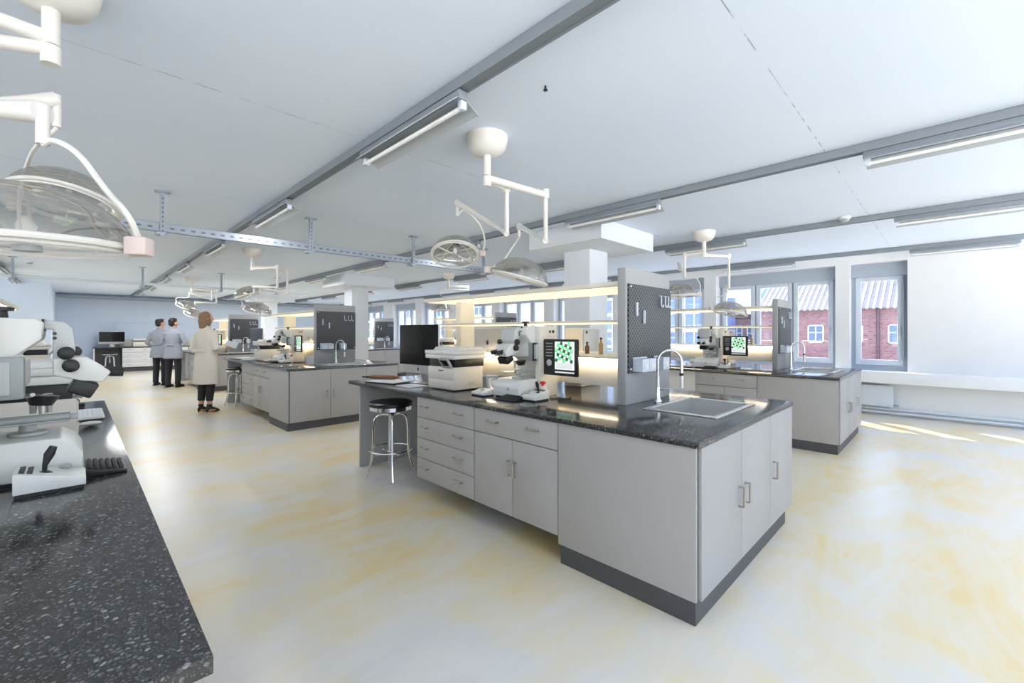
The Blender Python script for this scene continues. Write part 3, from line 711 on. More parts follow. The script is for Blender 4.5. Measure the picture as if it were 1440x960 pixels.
def desk_items():
    monitor(2.52, 3.90, 1.005, 0.06, 'silver desktop computer with a blank dark screen on {p}', 'desktop computers', w=.66, h=.42, chin=.085)
    t = thing('notebook', 'thin open notebook with dark cover edges lying on {p}', 'notebook', (2.40, 4.20, TOP), 'notebooks')
    M = Matrix.Translation((2.38, 4.24, 0)) @ Matrix.Rotation(.25, 4, 'Z')
    MB().box(-.15, .15, -.21, .21, TOP + .0005, TOP + .006, .001, M=M).build('cover', 'black_plastic', t)
    MB().box(-.147, -.002, -.205, .205, TOP + .006, TOP + .011, .001, M=M).box(.002, .147, -.205, .205, TOP + .006, TOP + .011, .001, M=M).build('pages', 'paper', t)
    o = MB().box(2.24, 2.45, 3.62, 3.88, TOP + .0005, TOP + .004, M=None).build('paper_sheet', 'paper')
    tagit(o, 'white sheet of paper by the printer on {p}', 'paper', 'loose paper sheets')
    t = thing('pencil_case', 'brown roll case lying across the notebook on {p}', 'case', (2.39, 4.36, TOP + .012), 'brown cases')
    MB().tube([(2.30, 4.53, .9365), (2.33, 4.49, .9365), (2.46, 4.28, .9365), (2.48, 4.25, .9365)], [.016, .024, .022, .014], 12).build('roll', 'brown', t)
    MB().tube([(2.30, 4.53, .9365), (2.25, 4.60, .9365)], [.012, .007], 10).build('brush_handle', 'black_plastic', t)
    MB().tube([(2.48, 4.25, .9365), (2.49, 4.23, .9365)], [.014, .010], 10).build('cord', 'red', t)

def rear_items():
    monitor(3.60, 3.97, 1.03, PI - .02, 'computer turned away behind the shelves of {p}', 'computers on the window side', w=.72, h=.40, chin=.075)
    t = thing('instrument_box', 'tall cream instrument box behind the shelf light of {p}', 'instrument', (3.62, 2.63, TOP), 'cream instrument boxes')
    MB().box(3.47, 3.80, 2.52, 2.72, TOP + .0005, 1.47, .006).build('housing', 'device_cream', t)
    MB().box(3.50, 3.77, 2.514, 2.520, 1.24, 1.46, .002).build('side_plate', 'silver_back', t)
    MB().lathe([(.014, 0), (.014, .004)], (3.55, 2.514, 1.43), (0, -1, 0), 12).build('button', 'black_plastic', t)
    for x, y, h, r, m_, l in ((3.2, 2.26, .105, .020, 'bottle_brown', 'dark brown'), (3.16, 2.09, .145, .018, 'bottle_amber', 'taller amber')):
        t = thing('bottle', l + ' glass bottle standing on the lit duct shelf of {p}', 'bottle', (x, y, 1.24), 'bottles on the duct shelves')
        MB().lathe([(r, 1.2405), (r, 1.24 + h * .6), (r * .45, 1.24 + h * .75), (r * .45, 1.24 + h * .88)], (x, y, 0), n=14).build('body', m_, t)
        MB().lathe([(r * .55, 1.24 + h * .88), (r * .55, 1.24 + h)], (x, y, 0), n=12).build('cap', 'black_plastic', t)

def stool():
    cx, cy = 2.215, 3.915
    t = thing('stool', 'round black stool with chrome legs under {p}', 'stool', (cx, cy, 0), 'lab stools')
    MB().lathe([(.20, .705), (.212, .712), (.212, .735), (.195, .748), (.10, .752), (0.001, .752)], (cx, cy, 0), n=36).build('seat', 'black_leather', t)
    MB().lathe([(.19, .668), (.205, .670), (.207, .705), (.19, .705)], (cx, cy, 0), n=36).build('seat_rim', 'chrome', t)
    MB().tube([(cx, cy, .668), (cx, cy, .36)], .015, 12).lathe([(.022, .60), (.05, .61), (.05, .63), (.03, .64)], (cx, cy, 0), n=18).build('screw_post', 'chrome', t)
    for k in range(4):
        a = PI / 4 + k * PI / 2 + .35; c, s = math.cos(a), math.sin(a)
        P = [(.03, .615), (.09, .625), (.145, .60), (.165, .52), (.168, .40), (.170, .27), (.185, .16), (.235, .012)]
        MB().tube([(cx + r * c, cy + r * s, z) for r, z in P], .0125, 10, 2).build('leg', 'chrome', t)
    MB().ring((cx, cy, .275), .205, .008).build('foot_ring', 'chrome', t)
    MB().tube([(cx - .168, cy, .24), (cx + .168, cy, .24)], .006, 6).tube([(cx, cy - .168, .24), (cx, cy + .168, .24)], .006, 6).build('brace', 'chrome', t)

# ------------------------------------------------------------------ the islands
PL = {'I1': 'the central island', 'I2': 'the second aisle island', 'I3': 'the island beside the radiator', 'I4': 'the half hidden island',
      'I5': 'the island past the woman', 'I6': 'the farthest window island', 'L1': 'the close speckled bench', 'L2': 'the half hidden bench', 'FB': 'the far wall bench'}
REG.clear(); PLACE[0] = PL['I1']
cabinets(); spine(); printer(); microscope(); joystick(); desk_items(); rear_items(); stool()
TEMPLATE = list(REG)
OFF = {'I2': (.03, 5.855, 0), 'I3': (4.145, .043, 0), 'I4': (4.145, 5.855, 0), 'I5': (.03, 11.7, 0), 'I6': (4.145, 11.7, 0)}
SKIP = {'I3': {'stool', 'pencil_case', 'notebook', 'paper_sheet', 'drawer_cabinet', 'support_panel', 'printer', 'desktop_computer'},
        'I4': {'cable', 'keypad', 'focus_pod', 'emergency_button', 'joystick_controller', 'pencil_case', 'notebook', 'paper_sheet', 'stool', 'bottle', 'instrument_box'},
        'I5': {'cable', 'keypad', 'focus_pod', 'emergency_button', 'joystick_controller', 'pencil_case', 'notebook', 'paper_sheet', 'stool', 'bottle', 'instrument_box', 'printer', 'desktop_computer'},
        'I6': {'cable', 'keypad', 'focus_pod', 'emergency_button', 'joystick_controller', 'pencil_case', 'notebook', 'paper_sheet', 'stool', 'bottle', 'instrument_box', 'printer', 'desktop_computer', 'microscope', 'drawer_cabinet', 'door_cabinet', 'support_panel'},
        'I2': {'pencil_case', 'bottle'}}
for key, off in OFF.items():
    for root, lab in TEMPLATE:
        base = root.name.split('.')[0]
        if base in SKIP[key]: continue
        copy_thing(root, off, lab.replace('{p}', PL[key]))

# the close bench at the edge and the one beyond it are mirrored
def mirrored(place, cx, oy, fns):
    PLACE[0] = PL[place]; XF[0] = lambda v: (cx - v[0], v[1] + oy, v[2])
    for f in fns: f()
    XF[0] = None
mirrored('L1', 2.274, .01, [cabinets])
FULL[0] = False; mirrored('L1', 2.476, -.12, [microscope, joystick]); FULL[0] = True
mirrored('L1', 2.39, -.15, [printer])
def bench_top_items():
    t = thing('keyboard', 'flat white keyboard past the printer on {p}', 'keyboard', (.05, 3.9, TOP))
    MB().box(0, .13, 3.68, 4.12, TOP + .0005, TOP + .010, .003).build('case', 'device_white', t)
    k = MB()
    for i in range(5):
        for j in range(14): k.box(.012 + i * .022, .030 + i * .022, 3.70 + j * .029, 3.724 + j * .029, TOP + .010, TOP + .014)
    k.build('key', 'paper', t)
    o = MB().ball((.06, 3.45, TOP + .012), (.05, .035, .012), 16).build('mouse', 'device_white')
    tagit(o, 'flattened white mouse beside the printer on {p}', 'mouse')
    o = MB().box(-.02, .05, 4.35, 4.42, TOP + .0005, TOP + .025, .006).build('stapler', 'black_plastic')
    tagit(o, 'small black block near the far end of {p}', 'stapler')
    o = MB().tube([at(-30, 556, 1.52), at(10, 558, 1.53), at(40, 557, 1.55), at(46, 555, 1.53)], .007, 8, 2).build('microscope_cable', 'device_light_grey')
    tagit(o, 'grey cable looped to the black block of the microscope on {p}', 'cable')
PLACE[0] = PL['L1']; bench_top_items()
mirrored('L2', 2.12, 5.85, [cabinets, printer])
def l2_shelf():
    t = thing('shelf_unit', 'cream lit shelf unit seen behind the microscope arm on {p}', 'shelf unit', (-.95, 8.5, TOP), 'shelf units')
    MB().box(-1.3, -.62, 7.7, 10.2, 1.775, 1.83, .003).build('top_shelf', 'shelf_cream', t)
    MB().box(-.68, -.65, 7.8, 10.1, 1.767, 1.7745).build('shelf_light', 'led', t)
    MB().box(-1.25, -.70, 7.6, 7.68, TOP + .0005, 1.90, .003).build('end_panel', 'panel_grey', t)
    MB().box(-1.1, -1.0, 9.8, 9.9, TOP + .0005, 1.774, .003).build('post', 'shelf_cream', t)
PLACE[0] = PL['L2']; l2_shelf()

# ------------------------------------------------------------------ far wall bench
PLACE[0] = PL['FB']
def far_bench():
    x0, x1, y0, y1 = .42, 4.3, 21.1, 21.85
    t = thing('bench_frame', 'long pale bench with dark knee space along the blue far wall', 'bench', (2.2, 21.5, 0))
    MB().box(x0 + .02, x0 + .06, y0 + .03, y1, .001, .866).build('support_panel', 'laminate_white', t)
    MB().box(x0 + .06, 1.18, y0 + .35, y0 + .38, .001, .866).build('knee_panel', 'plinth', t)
    MB().box(1.2, x1, y0 + .10, y1, .001, .16).build('plinth', 'plinth', t)
    MB().box(1.2, x1, y0 + .045, y1, .16, .866).build('carcass', 'seam', t)
    for k in range(4):
        d = MB().box(1.2, 2.0, y0 + .025, y0 + .045, .162 + k * .176, .333 + k * .176, .002).build('drawer', 'laminate_white', t)
        for x in (1.38, 1.82): MB().box(x - .05, x + .05, y0 + .005, y0 + .012, .25 + k * .176, .262 + k * .176).build('handle', 'nickel', d)
    for x in (2.005, 2.585, 3.165, 3.745):
        d = MB().box(x, x + .55, y0 + .025, y0 + .045, .162, .862, .002).build('door', 'laminate_white', t)
        MB().box(x + .48, x + .495, y0 + .005, y0 + .012, .5, .6).build('handle', 'nickel', d)
    MB().box(x0, x1, y0, y1, .867, .90, .003).build('worktop', 'granite', t)
    MB().box(1.15, x1, y1 - .2, y1, .9005, 1.12, .004).build('riser', 'duct_cream', t)
    MB().box(1.15, x1, y1 - .22, y1, 1.121, 1.145).build('riser_shelf', 'shelf_cream', t)
    t = thing('desktop_computer', 'small dark screened computer standing on the far wall bench', 'computer', (.95, 21.5, TOP))
    MB().box(.58, 1.30, 21.45, 21.475, 1.0, 1.46, .004).build('casing', 'silver', t)
    MB().box(.595, 1.285, 21.446, 21.4505, 1.08, 1.445).build('screen', 'screen_black', t)
    MB().box(.83, 1.05, 21.42, 21.60, .9005, .912).box(.88, 1.0, 21.476, 21.49, .91, 1.1).build('stand', 'silver', t)
    t = thing('scanner', 'flat white scanner with black lid on the far wall bench', 'scanner', (1.75, 21.3, TOP))
    MB().box(1.5, 1.98, 21.18, 21.5, .9005, 1.08, .006).build('body', 'device_cream', t)
    MB().box(1.52, 1.96, 21.19, 21.49, 1.08, 1.125, .004).build('tray', 'black_plastic', t)
    MB().box(1.5, 1.98, 21.18, 21.5, 1.125, 1.19, .008).build('lid', 'device_white', t)
    t = thing('balance_microscope', 'small white bench microscope at the far wall beside the two men', 'microscope', (2.4, 21.3, TOP))
    MB().box(2.28, 2.52, 21.2, 21.5, .9005, 1.0, .006).build('base', 'device_white', t)
    MB().prism([(2.36, 1.0), (2.34, 1.3), (2.40, 1.42), (2.50, 1.36), (2.47, 1.0)], 'xz', 21.3, 21.45, .006).build('stand', 'device_white', t)
    MB().box(2.28, 2.38, 21.3, 21.4, 1.12, 1.2, .008).build('head', 'black_plastic', t)
    t = thing('incubator', 'small grey cased device with dark window on the far wall bench', 'instrument', (2.8, 21.3, TOP))
    MB().box(2.62, 3.0, 21.2, 21.5, .9005, 1.34, .008).build('case', 'device_light_grey', t)
    MB().box(2.66, 2.9, 21.196, 21.2, 1.1, 1.3, .001).build('window', 'screen_black', t)
    t = thing('stool', 'chrome legged stool in the dark knee space of the far bench', 'stool', (.86, 21.0, 0))
    cx, cy = .86, 20.95
    MB().lathe([(.19, .655), (.205, .66), (.205, .685), (.18, .70)], (cx, cy, 0), n=24).build('seat', 'black_leather', t)
    MB().lathe([(.195, .63), (.207, .63), (.207, .656), (.195, .656)], (cx, cy, 0), n=24).build('seat_rim', 'chrome', t)
    MB().tube([(cx, cy, .63), (cx, cy, .35)], .015).build('screw_post', 'chrome', t)
    for k in range(4):
        a = PI / 4 + k * PI / 2; c, s = math.cos(a), math.sin(a)
        MB().tube([(cx + r * c, cy + r * s, z) for r, z in [(.03, .58), (.10, .585), (.15, .52), (.16, .3), (.18, .15), (.23, .012)]], .014, 8, 2).build('leg', 'window_white', t)
    o = MB().box(1.02, 1.05, 21.87, 21.899, 1.5, 1.85).tube([(1.04, 21.88, 1.8), (3.2, 21.88, 1.76)], .006).build('wall_conduit', 'window_white')
    tagit(o, 'thin pale conduit on the blue wall above the far bench computer', 'conduit')
far_bench()

# ------------------------------------------------------------------ surgical lamps
def dome(t, c, up, R=.225, bx=None):
    c = Vector(c); up = Vector(up).normalized()
    H = R * .72
    prof = [(R * math.cos(a), H * math.sin(a)) for a in [k * PI / 2 / 10 for k in range(11)]]
    m = MB().lathe(prof, c, up, 40, close=False)
    h = m.build('dome', 'lamp_dome', t, recalc=False)
    MB().ring(c, R, .010, up, 44, 8).ring(c - up * .012, R * .95, .006, up, 44, 6).build('rim', 'lamp_ivory', h)
    q = Vector((0, 0, 1)).rotation_difference(up)
    inn = MB()
    inn.tube([c + q @ Vector((R * .98 * math.cos(a), 0, H * .97 * math.sin(a))) for a in [k * PI / 12 for k in range(13)]], .004, 6)
    inn.tube([c + q @ Vector((0, R * .98 * math.cos(a), H * .97 * math.sin(a))) for a in [k * PI / 12 for k in range(13)]], .004, 6)
    inn.tube([c - q @ Vector((R * .97, 0, 0)), c + q @ Vector((R * .97, 0, 0))], .007, 8)
    inn.build('inner_ribs', 'lamp_ivory', h)
    MB().lathe([(.012, .01), (.019, .03), (.022, .05), (.010, .075)], c, up, 16).build('bulb', 'device_white', h)
    MB().tube([c - up * .004, c - up * .02], .03, 14).build('handle', 'device_grey', h)
    return h

def lamp(label, canopy, arms, zpole=2.45, group='jointed ceiling lamps'):
    cx, cy = canopy
    t = thing('surgical_lamp', label, 'ceiling lamp', (cx, cy, 1.6), group)
    MB().lathe([(.145, ZC - .001), (.145, ZC - .03), (.135, ZC - .075), (.105, ZC - .115), (.06, ZC - .132), (.03, ZC - .135)], (cx, cy, 0), n=32).build('canopy', 'lamp_ivory', t)
    MB().tube([(cx, cy, ZC - .125), (cx, cy, zpole + .075)], .027, 16).tube([(cx, cy, zpole + .07), (cx, cy, zpole)], .030, 16).build('pole', 'lamp_ivory', t)
    for a in arms:
        ex, ey = a['elbow']; za = a.get('za', 2.51); zd = a['zd']; tip = Vector(a['tip'])
        ar = MB().tube([(cx, cy, za), (ex, ey, za - .01)], .026, 14).tube([(ex, ey, za + .03), (ex, ey, za - .04)], .028, 12).build('arm', 'lamp_ivory', t)
        MB().tube([(ex, ey, za - .03), (ex, ey, zd)], .018, 12).build('drop_tube', 'lamp_ivory', ar)
        lo = Vector((ex, ey, zd))
        u = (tip - lo).normalized()
        sp = MB().tube([lo, lo + u * .08, tip - u * .12, tip], [.024, .014, .024, .032], 12).build('spring_arm', 'lamp_ivory', t)
        MB().tube([tip + Vector((0, 0, .02)), tip - Vector((0, 0, a.get('yk', .10)))], .015, 12).build('swivel', 'lamp_ivory', sp)
        c = Vector(a['c']); up = Vector(a['up']).normalized(); side = Vector(a['side']); side = (side - up * side.dot(up)).normalized()
        R = a.get('R', .225)
        b0 = c + side * (R + .04)
        low = tip - Vector((0, 0, a.get('yk', .10)))
        ctrl = a.get('ctrl')
        mid = [Vector(p) for p in ctrl] if ctrl else [low + (b0 - low) * .35 + Vector((0, 0, .03)), b0 + Vector((0, 0, .12)) + side * .04]
        MB().tube([low] + mid + [b0 + Vector((0, 0, .02))], .008, 8, 2).build('yoke', 'lamp_ivory', t)
        h = dome(t, c, up, R)
        MB().box(-.028, .028, -.024, .024, -.026, .026, .006, M=Matrix.Translation(b0) @ Matrix.Rotation(math.atan2(side.y, side.x), 4, 'Z')).build('hinge_block', 'lamp_pink', h)

FW = Vector((1, 1, 0)) / S2; RT = Vector((1, -1, 0)) / S2; UP = Vector((0, 0, 1))
tp1 = at(643, 285, 3.9); tp2 = at(730, 318, 4.1)
lamp('ivory ceiling lamp with two clear dome heads above the central island', (2.04, 2.287), [
    dict(elbow=(2.27, 2.325), za=2.51, zd=2.166, tip=tp1, c=at(640, 358, 4.2), up=UP * .90 + FW * .40 - RT * .05, side=RT, ctrl=[at(652, 292, 3.95), at(676, 315, 4.05), at(683, 340, 4.15)], yk=.12),
    dict(elbow=(2.59, 2.22), za=2.51, zd=2.144, tip=tp2, c=at(731, 391, 3.5), up=UP + RT * .26 + FW * -.06, side=-RT, ctrl=[at(726, 340, 3.9), at(712, 360, 3.7), at(704, 375, 3.55)], yk=.10, R=.225)])
PLACE[0] = ''
def lp(px, d):
    p = at(px, HZ, d); return (p.x, p.y)
lamp('ivory ceiling lamp with dome heads above the second aisle island', lp(355, 7.2), [
    dict(elbow=lp(404, 7.6), za=2.51, zd=at(404, 412, 7.6).z, tip=at(366, 404, 7.9), c=at(348, 415, 8.0), up=UP + RT * -.35 + FW * -.2, side=RT),
    dict(elbow=lp(390, 7.0), za=2.48, zd=at(390, 404, 7.0).z, tip=at(357, 403, 7.4), c=at(362, 438, 7.8), up=UP + RT * .35 + FW * -.15, side=-RT)])
lamp('small ivory ceiling lamp with dome heads over the woman in cream', lp(270, 11.0), [
    dict(elbow=lp(298, 11.2), za=2.51, zd=at(298, 422, 11.2).z, tip=at(266, 412, 10.9), c=at(262, 432, 11), up=UP + RT * .45, side=-RT),
    dict(elbow=lp(304, 11.6), za=2.48, zd=at(304, 426, 11.6).z, tip=at(274, 425, 11.4), c=at(273, 444, 11), up=UP + RT * .45, side=-RT)])
lamp('white ceiling lamp with dome heads over the island beside the radiator', lp(990, 5.95), [
    dict(elbow=lp(963, 6.1), za=2.51, zd=at(963, 390, 6.1).z, tip=at(955, 370, 6.3), c=at(955, 416, 6.1), up=UP - RT * .05, side=RT, R=.24, ctrl=[at(975, 385, 6.2), at(986, 400, 6.1)]),
    dict(elbow=lp(1025, 6.0), za=2.48, zd=at(1025, 404, 6.0).z, tip=at(1022, 402, 6.1), c=at(1026, 440, 6.2), up=UP + RT * .25, side=-RT)])
lamp('faint ivory ceiling lamp beyond the shelf end of the central island', lp(631, 10.2), [
    dict(elbow=lp(658, 10.4), za=2.51, zd=at(658, 408, 10.4).z, tip=at(618, 407, 10.2), c=at(620, 436, 10.2), up=UP, side=RT)])
lamp('big ivory ceiling lamp with clear domes above the close speckled bench', (-.066, 2.44), [
    dict(elbow=(-.64, 2.36), za=2.56, zd=2.1, tip=at(60, 158, 1.22), c=at(38, 343, 1.20), up=UP + FW * -.05, side=RT * .97 + FW * .2, ctrl=[at(75, 195, 1.22), at(112, 215, 1.22), at(150, 270, 1.22), at(180, 300, 1.2)], yk=.09, R=.228),
    dict(elbow=(-.55, 2.7), za=2.52, zd=2.2, tip=at(80, 140, 1.9), c=at(93, 285, 2.35), up=UP + FW * .28 - RT * .05, side=-RT, yk=.12, ctrl=[at(72, 188, 1.9), at(50, 205, 2.0), at(38, 228, 2.2)])], zpole=2.457)

# ------------------------------------------------------------------ people
def remesh(o, vox, sm=3):
    r = o.modifiers.new('r', 'REMESH'); r.mode = 'VOXEL'; r.voxel_size = vox; r.use_smooth_shade = True
    if sm:
        s = o.modifiers.new('s', 'SMOOTH'); s.iterations = sm; s.factor = .5
    dg = bpy.context.evaluated_depsgraph_get(); me = bpy.data.meshes.new_from_object(o.evaluated_get(dg))
    mats = list(o.data.materials); o.modifiers.clear(); o.data = me
    me.materials.clear()
    for m in mats: me.materials.append(m)
    me.shade_smooth()

def ovals(mb, rings, n=24):
    """closed loft of elliptical rings (x, y, z, rx, ry)"""
    vs = []; fs = []
    for x, y, z, rx, ry in rings:
        for k in range(n): a = 2 * PI * k / n; vs.append((x + rx * math.cos(a), y + ry * math.sin(a), z))
    for i in range(len(rings) - 1):
        for k in range(n): fs.append((i * n + k, i * n + (k + 1) % n, (i + 1) * n + (k + 1) % n, (i + 1) * n + k))
    fs += [tuple(range(n))[::-1], tuple((len(rings) - 1) * n + k for k in range(n))]
    return mb.add(vs, fs)

def person(label, loc, face, H, coat, coat_len, hair, arms, head_turn, woman=False, stance=.10):
    t = thing('person', label, 'person', (loc[0], loc[1], 0))
    s = H / 1.78
    base = Matrix.Translation((loc[0], loc[1], 0)) @ Matrix.Rotation(face, 4, 'Z') @ Matrix.Scale(s, 4)
    HD = Matrix.Translation((0, .01, 1.52)) @ Matrix.Rotation(head_turn, 4, 'Z') @ Matrix.Translation((0, -.01, -1.52))
    sw = .175 if woman else .205
    def fin(mb, name, m_, parent, vox=None, sm=3):
        mb.v = [tuple(base @ Vector(v)) for v in mb.v]
        o = mb.build(name, m_, parent)
        if vox: remesh(o, vox, sm)
        return o
    lx = stance
    b = MB()
    ovals(b, [(0, 0, .86, .15, .10), (0, 0, .98, .155, .11), (0, .0, 1.12, .13, .095), (0, -.005, 1.30, .155, .105), (0, -.01, 1.40, sw * .78, .080), (0, -.01, 1.47, .075, .058)])
    for k in (-1, 1):
        b.tube([(k * .09, 0, .92), (k * (lx * .95), .01, .50), (k * lx, -.02, .09)], [.085, .055, .038], 14)
        b.tube([(k * lx, -.05, .045), (k * lx * 1.05, .05, .04), (k * lx * 1.1, .14, .025)], [.035, .038, .025], 12)
    # neck and head
    hd = MB()
    hd.ball((0, .012, 1.655), (.075, .094, .118), 24).ball((0, .03, 1.60), (.058, .068, .06), 16)
    hd.tube([(0, .104, 1.665), (0, .122, 1.635), (0, .108, 1.625)], [.008, .015, .010], 8)
    hd.ball((0, .088, 1.59), (.026, .014, .010), 10)
    for k in (-1, 1): hd.ball((k * .076, .0, 1.645), (.012, .022, .034), 10).ball((k * .03, .088, 1.685), (.02, .012, .008), 8)
    hd.v = [tuple(HD @ Vector(v)) for v in hd.v]
    b.add(hd.v, hd.f)
    b.tube([(0, -.02, 1.44), (0, -.005, 1.50), (0, .005, 1.58)], [.062, .052, .052], 14)
    for k, (el, wr, tipd) in zip((-1, 1), arms):
        sh = Vector((k * (sw - .03), -.01, 1.395)); el = Vector(el); wr = Vector(wr); d = (wr - el).normalized()
        b.tube([sh, sh.lerp(el, .5), el, el.lerp(wr, .4), wr], [.044, .042, .037, .035, .026], 12)
        td = Vector(tipd).normalized()
        palm = wr + td * .05
        b.tube([wr, palm, wr + td * .085], [.026, .032, .028], 10)
        sd = td.cross(Vector((0, 0, 1))).normalized()
        for f_, (o_, L) in enumerate(((-.026, .068), (-.009, .078), (.009, .072), (.026, .056))):
            r0 = wr + td * .08 + sd * o_
            b.tube([r0, r0 + td * L * .5 + Vector((0, 0, -.006)), r0 + td * L + Vector((0, 0, -.026))], [.009, .0085, .007], 8)
        th = wr + td * .03 - sd * k * .024
        b.tube([th, th - sd * k * .028 + td * .022, th - sd * k * .032 + td * .055], [.011, .010, .008], 8)
    body = fin(b, 'body', 'skin', t, .0075, 2)
    e = MB()
    for k in (-1, 1): e.ball((k * .031, .093, 1.668), (.011, .008, .007), 8)
    e.v = [tuple(HD @ Vector(v)) for v in e.v]
    fin(e, 'eye', 'eye', t)
    # trousers
    m = MB(); ovals(m, [(0, 0, .84, .155, .11), (0, 0, .95, .165, .12), (0, 0, 1.02, .155, .11)])
    zt = .20 if woman else .075
    for k in (-1, 1): m.tube([(k * .085, 0, .90), (k * lx * .95, .01, .52), (k * lx, -.018, zt)], [.098, .074, .062 if not woman else .055], 16)
    fin(m, 'trousers', 'trouser_dark', t, .011)
    for k in (-1, 1):
        m = MB()
        if woman:
            m.tube([(k * lx, -.022, .15), (k * lx, -.02, .085)], [.043, .041], 14).tube([(k * lx, -.045, .085), (k * lx * 1.03, .03, .06), (k * lx * 1.08, .13, .022), (k * lx * 1.1, .185, .015)], [.040, .040, .032, .012], 12)
            m.tube([(k * lx, -.065, .075), (k * lx, -.07, .004)], [.026, .012], 10).box(k * lx * 1.05 - .035, k * lx * 1.05 + .035, .04, .17, .002, .012)
        else:
            m.tube([(k * lx, -.085, .045), (k * lx, -.03, .055), (k * lx * 1.05, .07, .045), (k * lx * 1.1, .17, .030), (k * lx * 1.1, .20, .022)], [.03, .045, .045, .036, .012], 14).box(k * lx * 1.04 - .042, k * lx * 1.04 + .042, -.10, .19, .002, .016)
        fin(m, 'shoe', 'shoe', t, .008)
    # coat with sleeves
    m = MB(); z0 = coat_len
    R = [(0, .0, z0, .235, .165), (0, -.0, z0 + .15, .225, .155), (0, 0, .98, .20, .150), (0, 0, 1.12, .172, .130), (0, -.005, 1.28, .190, .135), (0, -.01, 1.39, sw + .015, .115), (0, -.012, 1.455, sw * .80, .09), (0, -.01, 1.505, .075, .068)]
    ovals(m, R, 32)
    for k, (el, wr, tipd) in zip((-1, 1), arms):
        sh = Vector((k * (sw - .015), -.01, 1.405)); el = Vector(el); wr = Vector(wr)
        m.tube([sh, sh.lerp(el, .5), el, el.lerp(wr, .5), wr.lerp(el, .06)], [.060, .060, .057, .052, .045], 16)
    c = fin(m, 'coat', coat, t, .012, 4)
    m = MB(); ovals(m, [(0, -.012, 1.475, .092, .082), (0, -.008, 1.50, .080, .074), (0, -.004, 1.535, .073, .068)])
    fin(m, 'collar', coat, c, .008)
    m = MB().box(-.13, .13, -.158, -.146, 1.075, 1.115, .004); fin(m, 'back_belt', coat, c)
    # hair
    m = MB()
    if woman:
        m.ball((0, -.018, 1.675), (.088, .100, .115), 24).ball((0, -.045, 1.60), (.092, .075, .12), 20).ball((0, -.05, 1.53), (.088, .055, .085), 18)
        m.ball((.062, .012, 1.60), (.030, .05, .10), 14).ball((-.062, .012, 1.60), (.030, .05, .10), 14)
    else:
        m.ball((0, -.014, 1.695), (.083, .100, .092), 24).ball((0, -.04, 1.635), (.078, .068, .075), 18).ball((0, .035, 1.745), (.06, .06, .035), 14)
    m.v = [tuple(HD @ Vector(v)) for v in m.v]
    fin(m, 'hair', hair, t, .008, 3)
    return t, base

wt, wb = person('person in a long cream coat and dark heeled shoes, standing with back turned', (1.66, 9.42), -.95, 1.80, 'coat_cream', .50, 'hair_blond',
    [((-.23, -.05, 1.13), (-.13, .19, 1.10), (.45, .9, .1)), ((.235, -.05, 1.13), (.17, .21, 1.13), (.05, 1, .18))], -.45, True, .085)
b = MB().box(-.10, .10, -.006, .006, -.06, .06, .002, M=wb @ Matrix.Translation((.17, .375, 1.19)) @ Matrix.Rotation(-.6, 4, 'X') @ Matrix.Rotation(.5, 4, 'Z'))
o = b.build('tablet', 'window_white'); tagit(o, 'white tablet held by the person in the cream coat', 'tablet')
person('person in a short blue-grey lab coat, dark trousers, arms folded, turned away', (1.80, 14.25), -.7, 1.80, 'coat_blue', .74, 'hair_dark',
    [((-.30, -.02, 1.14), (-.06, .20, 1.16), (1, .15, .05)), ((.31, -.02, 1.14), (.08, .22, 1.20), (-1, .12, .05))], -.35, False, .12)
person('person in a pale lab coat half hidden behind the one in blue-grey', (1.62, 15.05), -.6, 1.80, 'coat_blue', .74, 'hair_dark',
    [((-.29, -.03, 1.13), (-.20, .16, 1.0), (.1, 1, -.3)), ((.29, -.03, 1.13), (.22, .18, 1.0), (0, 1, -.3))], -.6, False, .10)

# ------------------------------------------------------------------ outside
ZG = -5.0
struct(MB().box(XW + .5, 140, -70, 140, ZG - .5, ZG).build('ground', 'ground'))
def facade_window(parent, X, y, z, w_, h_, wall_x=-1):
    f = MB()
    f.box(X - .06, X + .02, y, y + w_, z, z + .08).box(X - .06, X + .02, y, y + w_, z + h_ - .08, z + h_).box(X - .06, X + .02, y, y + .08, z, z + h_).box(X - .06, X + .02, y + w_ - .08, y + w_, z, z + h_)
    f.box(X - .05, X + .02, y + w_ / 2 - .04, y + w_ / 2 + .04, z, z + h_).box(X - .05, X + .02, y, y + w_, z + h_ * .55, z + h_ * .55 + .06)
    fr = f.build('window', 'house_frame', parent)
    MB().box(X - .02, X + .01, y + .02, y + w_ - .02, z + .02, z + h_ - .02).build('pane', 'house_window', fr)
# red brick building across the street
X = 45.0
t = thing('brick_building', 'red brick building with pale ribbed metal roof seen through the end windows', 'building', (48, -2, ZG))
MB().box(X, X + 10, -25, 12.4, ZG + .001, 3.4).build('wall', 'red_brick', t)
MB().prism([(X - .5, 3.35), (X + 5, 6.5), (X + 10.5, 3.35)], 'xz', -25.4, 12.7).build('roof', 'metal_roof', t)
ribs = MB(); y = -25.3
while y < 12.6:
    ribs.prism([(X - .52, 3.36), (X + 5, 6.56), (X + 5, 6.48), (X - .5, 3.28)], 'xz', y, y + .16); y += .42
ribs.build('roof_ribs', 'metal_roof_rib', t)
for y in (-12, -9, -6, -3.2, -.4, 2.3, 5.0, 7.6, 10.2):
    facade_window(t, X, y - .1, .55, 1.15, 1.5); facade_window(t, X, y - .1, -3.4, 1.15, 1.6)
MB().tube([(X - .12, 3.95, 3.3), (X - .12, 3.95, ZG + .01)], .10, 8).build('drainpipe', 'drainpipe', t)
t = thing('blue_tower', 'blue slate pyramid roof rising behind the brick building', 'building', (66, 17.7, ZG))
MB().box(65, 67, 16.9, 18.5, ZG + .001, 4.6).build('wall', 'red_brick', t)
